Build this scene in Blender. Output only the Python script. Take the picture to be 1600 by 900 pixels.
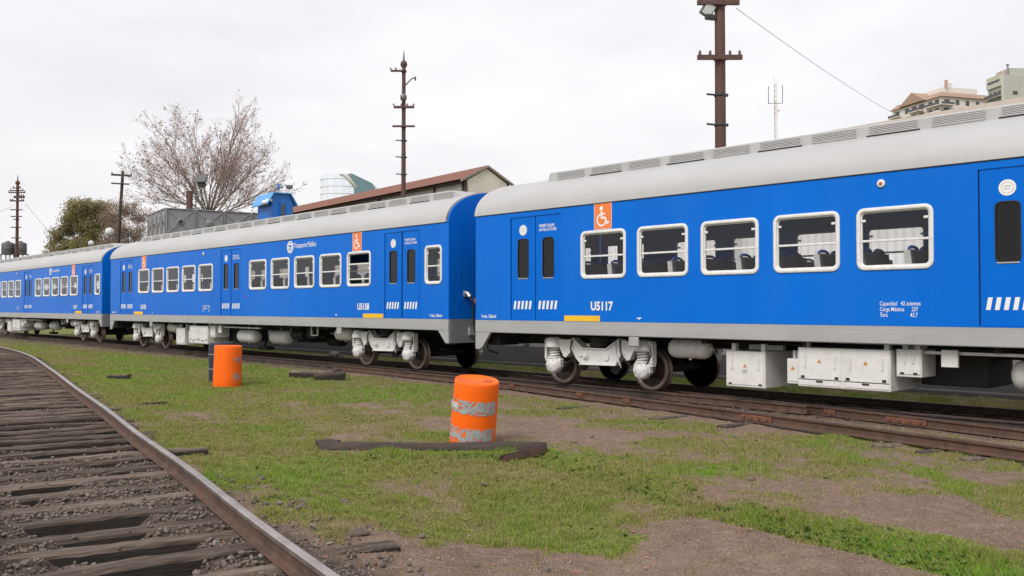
import bpy, math, random
import numpy as np
from mathutils import Vector, Matrix

for o in list(bpy.data.objects):
    bpy.data.objects.remove(o)
sc = bpy.context.scene
COL = sc.collection
R = math.radians
random.seed(7)
rng = np.random.default_rng(7)

# ------------------------------------------------------------------ camera, sky, sun, exposure
HC = 1.6636
cam_d = bpy.data.cameras.new('camera')
cam = bpy.data.objects.new('camera', cam_d)
COL.objects.link(cam)
cam_d.sensor_width = 36.0
cam_d.lens = 31.506
cam_d.clip_start = 0.05
cam_d.clip_end = 6000
cam.location = (0, 0, HC)
cam.rotation_euler = (R(90 + 1.251), 0, 0)
sc.camera = cam

SUN_EL, SUN_AZ = R(46), R(212)          # azimuth clockwise from +Y (view direction)
w = bpy.data.worlds.new('World')
sc.world = w
w.use_nodes = True
nt = w.node_tree
nt.nodes.clear()
wo = nt.nodes.new('ShaderNodeOutputWorld')
bg = nt.nodes.new('ShaderNodeBackground')
sky = nt.nodes.new('ShaderNodeTexSky')
sky.sky_type = 'NISHITA'
sky.sun_disc = False
sky.sun_elevation = SUN_EL
sky.sun_rotation = SUN_AZ
sky.dust_density = 3.0
tc = nt.nodes.new('ShaderNodeTexCoord')
mp = nt.nodes.new('ShaderNodeMapping')
mp.inputs['Scale'].default_value = (1.0, 1.0, 3.2)
nz = nt.nodes.new('ShaderNodeTexNoise')
nz.inputs['Scale'].default_value = 2.3
nz.inputs['Detail'].default_value = 7
nz.inputs['Roughness'].default_value = 0.52
rp = nt.nodes.new('ShaderNodeValToRGB')
rp.color_ramp.elements[0].position = 0.34
rp.color_ramp.elements[0].color = (7.75, 7.6, 7.85, 1)
rp.color_ramp.elements[1].position = 0.66
rp.color_ramp.elements[1].color = (9.6, 9.42, 9.6, 1)
mx = nt.nodes.new('ShaderNodeMixRGB')
mx.inputs[0].default_value = 0.93
nt.links.new(tc.outputs['Generated'], mp.inputs['Vector'])
nt.links.new(mp.outputs[0], nz.inputs['Vector'])
nt.links.new(nz.outputs[0], rp.inputs[0])
nt.links.new(sky.outputs[0], mx.inputs[1])
nt.links.new(rp.outputs[0], mx.inputs[2])
nt.links.new(mx.outputs[0], bg.inputs[0])
bg.inputs[1].default_value = 0.0715
nt.links.new(bg.outputs[0], wo.inputs[0])

sun_d = bpy.data.lights.new('sun', 'SUN')
sun_d.energy = 1.5
sun_d.angle = R(26)
sun_d.color = (1.0, 0.96, 0.9)
sun = bpy.data.objects.new('sun', sun_d)
COL.objects.link(sun)
sdir = Vector((math.sin(SUN_AZ) * math.cos(SUN_EL), math.cos(SUN_AZ) * math.cos(SUN_EL), math.sin(SUN_EL)))
sun.rotation_euler = (-sdir).to_track_quat('-Z', 'Y').to_euler()
sun.location = sdir * 50

sc.render.engine = 'CYCLES'
vs = sc.view_settings
vs.view_transform = 'Standard'
vs.look = 'None'
vs.gamma = 1.0
vs.use_curve_mapping = False
vs.exposure = 0.66

# ------------------------------------------------------------------ helpers
def empty(name, loc=(0, 0, 0), rz=0.0, parent=None):
    o = bpy.data.objects.new(name, None)
    o.empty_display_size = 0.2
    o.location = loc
    o.rotation_euler = (0, 0, rz)
    COL.objects.link(o)
    if parent:
        o.parent = parent
    return o

def tag(o, label=None, cat=None, group=None, kind=None):
    if label: o['label'] = label
    if cat: o['category'] = cat
    if group: o['group'] = group
    if kind: o['kind'] = kind
    return o

def inst(name, me, parent=None, loc=(0, 0, 0), rot=(0, 0, 0), scale=(1, 1, 1)):
    o = bpy.data.objects.new(name, me)
    o.location = loc
    o.rotation_euler = rot
    o.scale = scale
    COL.objects.link(o)
    if parent:
        o.parent = parent
    return o

def np_mesh(name, co, faces, mat, smooth=False, attrs=None):
    """co (n,3) array, faces (m,k) array"""
    me = bpy.data.meshes.new(name)
    co = np.asarray(co, np.float32); faces = np.asarray(faces, np.int32)
    m, k = faces.shape
    me.vertices.add(len(co)); me.vertices.foreach_set('co', co.ravel())
    me.loops.add(m * k); me.loops.foreach_set('vertex_index', faces.ravel())
    me.polygons.add(m)
    me.polygons.foreach_set('loop_start', np.arange(0, m * k, k, dtype=np.int32))
    me.polygons.foreach_set('loop_total', np.full(m, k, np.int32))
    if smooth:
        me.polygons.foreach_set('use_smooth', np.ones(m, bool))
    for nm, arr in (attrs or {}).items():
        a = me.attributes.new(nm, 'FLOAT', 'POINT')
        a.data.foreach_set('value', np.asarray(arr, np.float32))
    me.materials.append(mat)
    me.update(calc_edges=True)
    return me

class MB:
    """collects shapes, builds ONE mesh"""
    def __init__(s):
        s.v = []; s.f = []; s.mi = []; s.sm = []; s.cur = 0; s.smooth = False
        s.T = None
    def _add(s, vs_, fs, smooth=None):
        b = len(s.v)
        if s.T is not None:
            vs_ = [s.T @ Vector(p) for p in vs_]
        s.v += [tuple(p) for p in vs_]
        for f in fs:
            s.f.append(tuple(b + i for i in f)); s.mi.append(s.cur)
            s.sm.append(s.smooth if smooth is None else smooth)
    def box(s, a, b):
        x0, y0, z0 = a; x1, y1, z1 = b
        if x0 > x1: x0, x1 = x1, x0
        if y0 > y1: y0, y1 = y1, y0
        if z0 > z1: z0, z1 = z1, z0
        s._add([(x0,y0,z0),(x1,y0,z0),(x1,y1,z0),(x0,y1,z0),(x0,y0,z1),(x1,y0,z1),(x1,y1,z1),(x0,y1,z1)],
               [(0,3,2,1),(4,5,6,7),(0,1,5,4),(1,2,6,5),(2,3,7,6),(3,0,4,7)], False)
        return s
    def bbox(s, a, b, c=0.01):
        """box with chamfered edges along all three axes (approx.): rounded-rect in xz, chamfer in y"""
        x0, y0, z0 = a; x1, y1, z1 = b
        def loop(y, e):
            return [(x0+e+c,y,z0+e),(x1-e-c,y,z0+e),(x1-e,y,z0+e+c),(x1-e,y,z1-e-c),(x1-e-c,y,z1-e),(x0+e+c,y,z1-e),(x0+e,y,z1-e-c),(x0+e,y,z0+e+c)]
        L = loop(y0, c) + loop(y0 + c, 0) + loop(y1 - c, 0) + loop(y1, c)
        F = []
        for k in range(3):
            for i in range(8):
                j = (i + 1) % 8
                F.append((k*8+i, k*8+j, (k+1)*8+j, (k+1)*8+i))
        F.append(tuple(range(7, -1, -1))); F.append(tuple(range(24, 32)))
        s._add(L, F, False)
        return s
    def cyl(s, p0, p1, r0, r1=None, n=12, caps=True, smooth=True):
        r1 = r0 if r1 is None else r1
        p0 = Vector(p0); p1 = Vector(p1); d = (p1 - p0)
        if d.length < 1e-9: return s
        d.normalize()
        a = d.orthogonal().normalized(); b = d.cross(a)
        vs_ = []
        for p, r in ((p0, r0), (p1, r1)):
            for i in range(n):
                t = 2 * math.pi * i / n
                vs_.append(p + a * (r * math.cos(t)) + b * (r * math.sin(t)))
        s._add(vs_, [(i, (i+1) % n, n + (i+1) % n, n + i) for i in range(n)], smooth)
        if caps:
            s._add(vs_[:n], [tuple(range(n - 1, -1, -1))], False)
            s._add(vs_[n:], [tuple(range(n))], False)
        return s
    def tube(s, pts, rad, n=6, smooth=True):
        pts = [Vector(p) for p in pts]
        rs = rad if isinstance(rad, (list, tuple)) else [rad] * len(pts)
        vs_ = []; up = None
        for i, p in enumerate(pts):
            t = (pts[min(i+1, len(pts)-1)] - pts[max(i-1, 0)])
            t = t.normalized() if t.length > 1e-9 else Vector((0, 0, 1))
            if up is None:
                a = t.orthogonal().normalized()
            else:
                a = (up - t * up.dot(t))
                a = a.normalized() if a.length > 1e-6 else t.orthogonal().normalized()
            up = a; b = t.cross(a)
            for k in range(n):
                q = 2 * math.pi * k / n
                vs_.append(p + a * (rs[i] * math.cos(q)) + b * (rs[i] * math.sin(q)))
        F = []
        for i in range(len(pts) - 1):
            for k in range(n):
                F.append((i*n+k, i*n+(k+1) % n, (i+1)*n+(k+1) % n, (i+1)*n+k))
        F.append(tuple(range(n-1, -1, -1))); F.append(tuple(range((len(pts)-1)*n, len(pts)*n)))
        s._add(vs_, F, smooth)
        return s
    def lathe(s, prof, n=24, axis='z', c=(0, 0, 0), smooth=True):
        """prof: list of (r, h)"""
        vs_ = []
        for r, h in prof:
            for k in range(n):
                t = 2 * math.pi * k / n
                u, v_ = r * math.cos(t), r * math.sin(t)
                p = (u, v_, h) if axis == 'z' else ((h, u, v_) if axis == 'x' else (v_, h, u))
                vs_.append((p[0]+c[0], p[1]+c[1], p[2]+c[2]))
        F = []
        for i in range(len(prof) - 1):
            for k in range(n):
                F.append((i*n+k, i*n+(k+1) % n, (i+1)*n+(k+1) % n, (i+1)*n+k))
        if prof[0][0] > 1e-6: F.append(tuple(range(n-1, -1, -1)))
        if prof[-1][0] > 1e-6: F.append(tuple(range((len(prof)-1)*n, len(prof)*n)))
        s._add(vs_, F, smooth)
        return s
    def prism(s, poly, h0, h1, axis='y'):
        """poly of 2D points extruded; axis 'y': poly=(x,z); 'x': poly=(y,z); 'z': poly=(x,y)"""
        def P(p, h):
            return (p[0], h, p[1]) if axis == 'y' else ((h, p[0], p[1]) if axis == 'x' else (p[0], p[1], h))
        n = len(poly)
        vs_ = [P(p, h0) for p in poly] + [P(p, h1) for p in poly]
        F = [(i, (i+1) % n, n + (i+1) % n, n + i) for i in range(n)]
        F.append(tuple(range(n-1, -1, -1))); F.append(tuple(range(n, 2*n)))
        s._add(vs_, F, False)
        return s
    def quad(s, a, b, c, d):
        s._add([a, b, c, d], [(0, 1, 2, 3)], False)
        return s
    def mesh(s, name, mats):
        me = bpy.data.meshes.new(name)
        me.from_pydata(s.v, [], s.f)
        for m in (mats if isinstance(mats, (list, tuple)) else [mats]):
            me.materials.append(m)
        me.polygons.foreach_set('material_index', s.mi)
        me.polygons.foreach_set('use_smooth', s.sm)
        me.update()
        import bmesh
        bm = bmesh.new(); bm.from_mesh(me)
        bmesh.ops.recalc_face_normals(bm, faces=bm.faces)
        bm.to_mesh(me); bm.free()
        return me
    def build(s, name, mats, parent=None, loc=(0, 0, 0), rot=(0, 0, 0)):
        return inst(name, s.mesh(name, mats), parent, loc, rot)

# ---- numpy value noise
def _hash(ix, iy, seed):
    h = (ix.astype(np.int64) * 374761393 + iy.astype(np.int64) * 668265263 + seed * 1442695041) & 0xffffffff
    h = ((h ^ (h >> 13)) * 1274126177) & 0xffffffff
    h = (h ^ (h >> 16)) & 0xffff
    return h / 65535.0
def vnoise(x, y, seed=0):
    x = np.asarray(x, float); y = np.asarray(y, float)
    ix = np.floor(x); iy = np.floor(y); fx = x - ix; fy = y - iy
    fx = fx*fx*(3-2*fx); fy = fy*fy*(3-2*fy)
    a = _hash(ix, iy, seed); b = _hash(ix+1, iy, seed); c = _hash(ix, iy+1, seed); d = _hash(ix+1, iy+1, seed)
    return (a*(1-fx)+b*fx)*(1-fy) + (c*(1-fx)+d*fx)*fy
def fbm(x, y, seed=0, octv=4):
    t = 0; amp = .5; s_ = 0
    for i in range(octv):
        t = t + amp * vnoise(x * 2**i, y * 2**i, seed + i * 17); s_ += amp; amp *= .5
    return t / s_

# ------------------------------------------------------------------ materials
MATS = {}
def node(nt, t, **kw):
    n = nt.nodes.new(t)
    for k, v in kw.items():
        setattr(n, k, v)
    return n
def basic(name, col, rough=0.6, metal=0.0, var=0.12, scale=6.0, bump=0.0, bscale=60.0, stretch=(1, 1, 1), spec=0.5, dirt=None, dirt_amt=0.0, dirt_scale=2.0, coat=0.0):
    """Principled with two-scale colour variation, optional dirt colour and bump"""
    m = bpy.data.materials.new(name)
    m.use_nodes = True
    t = m.node_tree
    b = t.nodes['Principled BSDF']
    b.inputs['Roughness'].default_value = rough
    b.inputs['Metallic'].default_value = metal
    b.inputs['Specular IOR Level'].default_value = spec
    if coat: b.inputs['Coat Weight'].default_value = coat; b.inputs['Coat Roughness'].default_value = 0.08
    tcn = node(t, 'ShaderNodeTexCoord'); mpn = node(t, 'ShaderNodeMapping')
    mpn.inputs['Scale'].default_value = stretch
    t.links.new(tcn.outputs['Object'], mpn.inputs[0])
    n1 = node(t, 'ShaderNodeTexNoise'); n1.inputs['Scale'].default_value = scale; n1.inputs['Detail'].default_value = 6
    t.links.new(mpn.outputs[0], n1.inputs['Vector'])
    r1 = node(t, 'ShaderNodeValToRGB')
    c = Vector(col)
    lo = c * (1 - var); hi = c * (1 + var)
    r1.color_ramp.elements[0].position = 0.3; r1.color_ramp.elements[0].color = (*lo, 1)
    r1.color_ramp.elements[1].position = 0.7; r1.color_ramp.elements[1].color = (*[min(1, q) for q in hi], 1)
    t.links.new(n1.outputs[0], r1.inputs[0])
    out = r1.outputs[0]
    if dirt:
        n2 = node(t, 'ShaderNodeTexNoise'); n2.inputs['Scale'].default_value = dirt_scale; n2.inputs['Detail'].default_value = 9; n2.inputs['Roughness'].default_value = 0.65
        t.links.new(mpn.outputs[0], n2.inputs['Vector'])
        r2 = node(t, 'ShaderNodeValToRGB')
        r2.color_ramp.elements[0].position = 0.45; r2.color_ramp.elements[0].color = (0, 0, 0, 1)
        r2.color_ramp.elements[1].position = 0.75; r2.color_ramp.elements[1].color = (dirt_amt,)*3 + (1,)
        t.links.new(n2.outputs[0], r2.inputs[0])
        mxn = node(t, 'ShaderNodeMixRGB'); mxn.inputs[2].default_value = (*dirt, 1)
        t.links.new(r2.outputs[0], mxn.inputs[0]); t.links.new(out, mxn.inputs[1])
        out = mxn.outputs[0]
    t.links.new(out, b.inputs['Base Color'])
    if bump:
        n3 = node(t, 'ShaderNodeTexNoise'); n3.inputs['Scale'].default_value = bscale; n3.inputs['Detail'].default_value = 5
        t.links.new(mpn.outputs[0], n3.inputs['Vector'])
        bn = node(t, 'ShaderNodeBump'); bn.inputs['Strength'].default_value = min(1, bump); bn.inputs['Distance'].default_value = 0.02
        t.links.new(n3.outputs[0], bn.inputs['Height'])
        t.links.new(bn.outputs[0], b.inputs['Normal'])
    MATS[name] = m
    return m

M_blue = basic('blue_coach_paint', (0.0, 0.142, 0.635), 0.36, var=0.06, scale=0.7, spec=0.14, bump=0.10, bscale=1.4, dirt=(0.02, 0.17, 0.60), dirt_amt=0.35, dirt_scale=0.9, stretch=(1, 1, 0.35))
M_bluedoor = basic('blue_door_paint', (0.0, 0.134, 0.61), 0.38, var=0.05, scale=1.5, spec=0.11)
M_roof = basic('roof_grey_paint', (0.44, 0.44, 0.445), 0.55, var=0.05, scale=1.2, dirt=(0.34, 0.33, 0.32), dirt_amt=0.35, dirt_scale=1.6, stretch=(0.35, 1, 1), bump=0.04, bscale=2.5)
M_duct = basic('duct_grey_paint', (0.42, 0.42, 0.42), 0.55, var=0.05, scale=2, dirt=(0.33, 0.31, 0.29), dirt_amt=0.3, dirt_scale=3)
M_louvre = basic('louvre_grey', (0.43, 0.425, 0.425), 0.6, var=0.06)
M_sill = basic('sill_grey_paint', (0.37, 0.37, 0.375), 0.5, var=0.05, scale=2, dirt=(0.27, 0.26, 0.25), dirt_amt=0.4, dirt_scale=2.5, stretch=(0.4, 1, 1))
M_endgrey = basic('end_grey_paint', (0.22, 0.225, 0.23), 0.55, var=0.08)
M_frame = basic('window_frame_white', (0.74, 0.74, 0.73), 0.4, var=0.05, dirt=(0.42, 0.39, 0.34), dirt_amt=0.4, dirt_scale=9)
M_white = basic('decal_white', (0.80, 0.80, 0.80), 0.5, var=0.03)
M_orange_sign = basic('sign_orange', (0.85, 0.20, 0.045), 0.45, var=0.04)
M_yellow = basic('decal_yellow', (0.85, 0.50, 0.02), 0.5, var=0.05)
M_emblem_blue = basic('emblem_blue', (0.02, 0.11, 0.36), 0.5, var=0.03)
M_rubber = basic('black_rubber', (0.012, 0.012, 0.013), 0.7, var=0.2)
M_under = basic('underframe_black', (0.018, 0.017, 0.016), 0.75, var=0.25, scale=8)
M_bogie = basic('bogie_white_paint', (0.70, 0.70, 0.685), 0.5, var=0.07, scale=5, dirt=(0.26, 0.22, 0.18), dirt_amt=0.5, dirt_scale=5, bump=0.08, bscale=30)
M_cab = basic('cabinet_white_paint', (0.70, 0.70, 0.68), 0.45, var=0.04, scale=3, dirt=(0.40, 0.37, 0.33), dirt_amt=0.4, dirt_scale=4)
M_wheel = basic('wheel_brown_steel', (0.11, 0.085, 0.068), 0.55, metal=0.3, var=0.2, scale=9)
M_tyre = basic('wheel_tread_steel', (0.17, 0.13, 0.105), 0.4, metal=0.6, var=0.15, scale=9)
M_seat = basic('seat_dark_fabric', (0.035, 0.037, 0.045), 0.8, var=0.15)
M_seatshell = basic('seat_shell_grey', (0.42, 0.42, 0.42), 0.5, var=0.05)
M_seatblue = basic('seat_handle_blue', (0.02, 0.06, 0.32), 0.4, var=0.05)
M_inner = basic('interior_lining', (0.07, 0.07, 0.073), 0.7, var=0.08)
M_hose = basic('hose_black', (0.02, 0.018, 0.017), 0.6, var=0.15)
M_silver = basic('fitting_silver', (0.45, 0.45, 0.45), 0.35, metal=0.8, var=0.15)
M_redfit = basic('fitting_orange_red', (0.42, 0.10, 0.045), 0.5, var=0.15)
M_warn = basic('warning_orange', (0.55, 0.22, 0.05), 0.5, var=0.05)
M_dark = basic('dark_fitting', (0.03, 0.03, 0.03), 0.5, var=0.1)
M_red = basic('red_dot', (0.5, 0.03, 0.03), 0.5)
M_rust = basic('rail_rust', (0.09, 0.053, 0.04), 0.85, var=0.35, scale=7, dirt=(0.17, 0.075, 0.04), dirt_amt=0.55, dirt_scale=3, bump=0.3, bscale=60)
M_rustdark = basic('rail_dark_rust', (0.05, 0.036, 0.03), 0.85, var=0.35, scale=7, dirt=(0.10, 0.052, 0.035), dirt_amt=0.5, dirt_scale=3, bump=0.3, bscale=60)
M_rustlight = basic('fishplate_rust', (0.17, 0.07, 0.038), 0.85, var=0.3, scale=9, bump=0.3, bscale=60)
M_railtop = basic('rail_head_steel', (0.42, 0.375, 0.35), 0.33, metal=0.75, var=0.2, scale=5, dirt=(0.14, 0.09, 0.07), dirt_amt=0.5, dirt_scale=4)
M_railtop_dull = basic('rail_head_brown', (0.15, 0.105, 0.085), 0.5, metal=0.5, var=0.25, scale=5)
M_pole = basic('rusty_pole_paint', (0.085, 0.042, 0.034), 0.7, var=0.25, scale=4, dirt=(0.16, 0.06, 0.035), dirt_amt=0.6, dirt_scale=2.5, stretch=(1, 1, 0.4), bump=0.15, bscale=20)
M_woodpole = basic('weathered_wood_pole', (0.06, 0.042, 0.035), 0.85, var=0.25, scale=5, stretch=(1, 1, 0.2))
M_insul = basic('insulator_porcelain', (0.16, 0.13, 0.12), 0.3, var=0.2)
M_log = basic('old_log_wood', (0.062, 0.045, 0.037), 0.9, var=0.35, scale=5, stretch=(0.25, 3, 3), dirt=(0.03, 0.022, 0.02), dirt_amt=0.8, dirt_scale=4, bump=0.6, bscale=14)
M_orange = basic('drum_orange_plastic', (1.0, 0.15, 0.008), 0.5, spec=0.2, var=0.04, scale=3, dirt=(0.75, 0.13, 0.02), dirt_amt=0.4, dirt_scale=5)
M_drumhole = basic('drum_bung_orange', (0.5, 0.08, 0.012), 0.5)
M_paper = basic('faded_paper', (0.50, 0.50, 0.48), 0.8, var=0.1, scale=30)
M_tape = basic('worn_reflective_tape', (0.37, 0.38, 0.38), 0.45, var=0.12, scale=25, dirt=(0.2, 0.2, 0.2), dirt_amt=0.5, dirt_scale=18)
M_bluedrum = basic('drum_navy_plastic', (0.016, 0.026, 0.055), 0.45, var=0.1)
M_brownroof = basic('red_brown_sheet_roof', (0.21, 0.085, 0.058), 0.75, var=0.12, scale=2, dirt=(0.13, 0.06, 0.045), dirt_amt=0.5, dirt_scale=1)
M_creamwall = basic('cream_render', (0.66, 0.62, 0.56), 0.9, var=0.06, scale=1.0, dirt=(0.30, 0.27, 0.23), dirt_amt=0.4, dirt_scale=0.7)
M_greywall = basic('grey_render', (0.40, 0.385, 0.36), 0.9, var=0.1, scale=1.0, dirt=(0.2, 0.18, 0.16), dirt_amt=0.5, dirt_scale=0.8)
M_timber = basic('dark_timber', (0.07, 0.05, 0.04), 0.85, var=0.2)
M_greytimber = basic('grey_barge_board', (0.24, 0.21, 0.18), 0.85, var=0.15)
M_whitesheet = basic('white_corrugated_sheet', (0.80, 0.80, 0.79), 0.6, var=0.06, scale=0.6, dirt=(0.42, 0.39, 0.34), dirt_amt=0.4, dirt_scale=0.8)
M_beige = basic('beige_flashing', (0.56, 0.48, 0.40), 0.7, var=0.08)
M_conc = basic('platform_concrete', (0.13, 0.118, 0.11), 0.9, var=0.15, scale=1.5, dirt=(0.10, 0.09, 0.085), dirt_amt=0.5, dirt_scale=1.5, bump=0.2, bscale=25)
M_conclight = basic('platform_upper_render', (0.36, 0.33, 0.315), 0.9, var=0.1, scale=1.2)
M_tank = basic('tank_grey_steel', (0.265, 0.26, 0.265), 0.65, var=0.12, scale=1.3, dirt=(0.12, 0.10, 0.09), dirt_amt=0.5, dirt_scale=2)
M_plastictank = basic('plastic_tank_grey', (0.10, 0.10, 0.11), 0.5, var=0.1)
M_cabinblue = basic('cabin_blue_paint', (0.01, 0.15, 0.52), 0.45, var=0.08, scale=2)
M_cabinroof = basic('cabin_roof_blue', (0.09, 0.34, 0.72), 0.45, var=0.06, scale=2)
M_glassdark = basic('dark_window_glass', (0.035, 0.04, 0.045), 0.08, var=0.1, spec=0.8)
M_bark = basic('plane_tree_bark', (0.29, 0.235, 0.205), 0.9, var=0.25, scale=3)
M_twig = basic('twig_bark', (0.34, 0.265, 0.24), 0.9, var=0.2, scale=3)
M_dryleaf = basic('dry_brown_leaf', (0.26, 0.125, 0.085), 0.8, var=0.3, scale=0.8)
M_apwall = basic('apartment_white_wall', (0.68, 0.63, 0.58), 0.85, var=0.04, scale=0.2)
M_aproof = basic('apartment_brown_roof', (0.36, 0.245, 0.185), 0.8, var=0.06, scale=0.2)
M_towerwall = basic('tower_grey_wall', (0.42, 0.42, 0.38), 0.85, var=0.04, scale=0.2)
M_towergreen = basic('tower_pale_green_band', (0.52, 0.52, 0.44), 0.85, var=0.04, scale=0.2)
M_railing = basic('balcony_railing_dark', (0.10, 0.095, 0.10), 0.6, var=0.1)
M_mast = basic('mast_white_red', (0.60, 0.55, 0.54), 0.6, var=0.05)
M_mastred = basic('mast_red', (0.52, 0.34, 0.30), 0.6, var=0.05)
M_wire = basic('wire_dark', (0.16, 0.15, 0.15), 0.6)
M_flood = basic('floodlight_grey', (0.10, 0.105, 0.10), 0.5, var=0.1)
M_floodglass = basic('floodlight_glass', (0.62, 0.64, 0.62), 0.12, var=0.05)
M_stone = basic('ballast_stone', (0.165, 0.132, 0.112), 0.9, var=0.4, scale=4, dirt=(0.085, 0.07, 0.065), dirt_amt=0.8, dirt_scale=7, bump=0.4, bscale=50)
M_stonelight = basic('pale_stone', (0.25, 0.21, 0.19), 0.9, var=0.3, scale=4, bump=0.4, bscale=50)

def facade_glass():
    m = bpy.data.materials.new('curtain_wall_glass'); m.use_nodes = True
    b = m.node_tree.nodes['Principled BSDF']
    b.inputs['Base Color'].default_value = (0.86, 0.90, 0.93, 1); b.inputs['Metallic'].default_value = 0.9; b.inputs['Roughness'].default_value = 0.12
    t = m.node_tree
    n = node(t, 'ShaderNodeTexNoise'); n.inputs['Scale'].default_value = 0.25
    tcn = node(t, 'ShaderNodeTexCoord'); t.links.new(tcn.outputs['Object'], n.inputs['Vector'])
    bn = node(t, 'ShaderNodeBump'); bn.inputs['Strength'].default_value = 0.25; t.links.new(n.outputs[0], bn.inputs['Height']); t.links.new(bn.outputs[0], b.inputs['Normal'])
    return m
M_curtain = facade_glass()
M_teal = basic('teal_glass_block', (0.12, 0.21, 0.23), 0.2, var=0.08, scale=0.2, spec=0.6)

def thin_glass(name, tint, refl):
    m = bpy.data.materials.new(name); m.use_nodes = True
    t = m.node_tree; t.nodes.clear()
    o = node(t, 'ShaderNodeOutputMaterial'); mixs = node(t, 'ShaderNodeMixShader')
    tr = node(t, 'ShaderNodeBsdfTransparent'); tr.inputs[0].default_value = (*tint, 1)
    gl = node(t, 'ShaderNodeBsdfGlossy'); gl.inputs['Roughness'].default_value = 0.03
    fr = node(t, 'ShaderNodeFresnel'); fr.inputs[0].default_value = 1.5
    mu = node(t, 'ShaderNodeMath', operation='MULTIPLY_ADD'); mu.inputs[1].default_value = refl; mu.inputs[2].default_value = 0.0
    n = node(t, 'ShaderNodeTexNoise'); n.inputs['Scale'].default_value = 1.6
    tcn = node(t, 'ShaderNodeTexCoord'); t.links.new(tcn.outputs['Object'], n.inputs['Vector'])
    bn = node(t, 'ShaderNodeBump'); bn.inputs['Strength'].default_value = 0.04; t.links.new(n.outputs[0], bn.inputs['Height'])
    t.links.new(bn.outputs[0], gl.inputs['Normal'])
    geo = node(t, 'ShaderNodeNewGeometry'); inv = node(t, 'ShaderNodeMath', operation='SUBTRACT'); inv.inputs[0].default_value = 1.0
    fro = node(t, 'ShaderNodeMath', operation='MULTIPLY')      # reflect on the outer face only
    t.links.new(geo.outputs['Backfacing'], inv.inputs[1]); t.links.new(fr.outputs[0], fro.inputs[0]); t.links.new(inv.outputs[0], fro.inputs[1])
    t.links.new(fro.outputs[0], mu.inputs[0]); t.links.new(mu.outputs[0], mixs.inputs[0])
    t.links.new(tr.outputs[0], mixs.inputs[1]); t.links.new(gl.outputs[0], mixs.inputs[2])
    t.links.new(mixs.outputs[0], o.inputs[0])
    return m
M_glass = thin_glass('window_glass', (0.985, 0.985, 0.985), 0.9)
M_glassup = thin_glass('dusty_window_glass', (0.955, 0.95, 0.94), 1.2)
M_doorglass = thin_glass('tinted_door_glass', (0.10, 0.10, 0.10), 1.0)

def wood_mat():
    m = bpy.data.materials.new('weathered_sleeper_wood'); m.use_nodes = True
    t = m.node_tree; b = t.nodes['Principled BSDF']; b.inputs['Roughness'].default_value = 0.92; b.inputs['Specular IOR Level'].default_value = 0.25
    tcn = node(t, 'ShaderNodeTexCoord'); mpn = node(t, 'ShaderNodeMapping'); mpn.inputs['Scale'].default_value = (0.9, 9, 9)
    oi = node(t, 'ShaderNodeObjectInfo')
    cmb = node(t, 'ShaderNodeCombineXYZ'); mul = node(t, 'ShaderNodeMath', operation='MULTIPLY'); mul.inputs[1].default_value = 37
    t.links.new(oi.outputs['Random'], mul.inputs[0]); t.links.new(mul.outputs[0], cmb.inputs[0]); t.links.new(cmb.outputs[0], mpn.inputs['Location'])
    t.links.new(tcn.outputs['Object'], mpn.inputs[0])
    n1 = node(t, 'ShaderNodeTexNoise'); n1.inputs['Scale'].default_value = 2.0; n1.inputs['Detail'].default_value = 8; n1.inputs['Roughness'].default_value = 0.65
    t.links.new(mpn.outputs[0], n1.inputs[0])
    r1 = node(t, 'ShaderNodeValToRGB')
    e = r1.color_ramp.elements
    e[0].position = 0.25; e[0].color = (0.022, 0.017, 0.015, 1)
    e[1].position = 0.75; e[1].color = (0.235, 0.185, 0.148, 1)
    q = e.new(0.5); q.color = (0.115, 0.088, 0.07, 1)
    t.links.new(n1.outputs[0], r1.inputs[0])
    hs = node(t, 'ShaderNodeHueSaturation')
    mr = node(t, 'ShaderNodeMapRange'); mr.inputs[3].default_value = 0.6; mr.inputs[4].default_value = 1.35
    t.links.new(oi.outputs['Random'], mr.inputs[0]); t.links.new(mr.outputs[0], hs.inputs['Value']); t.links.new(r1.outputs[0], hs.inputs['Color'])
    t.links.new(hs.outputs[0], b.inputs['Base Color'])
    bn = node(t, 'ShaderNodeBump'); bn.inputs['Strength'].default_value = 0.7; bn.inputs['Distance'].default_value = 0.012
    t.links.new(n1.outputs[0], bn.inputs['Height']); t.links.new(bn.outputs[0], b.inputs['Normal'])
    return m
M_sleeper = wood_mat()
M_tarred_shade = basic('tarred_shaded_sleeper_side', (0.028, 0.022, 0.019), 0.9, var=0.4, scale=6, stretch=(0.4, 3, 3), bump=0.4, bscale=20)  # tarred side faces, coloured dark to paint in the shade between sleepers
M_clod = basic('earth_clod', (0.19, 0.13, 0.096), 0.95, var=0.35, scale=5, bump=0.3, bscale=50)

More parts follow.
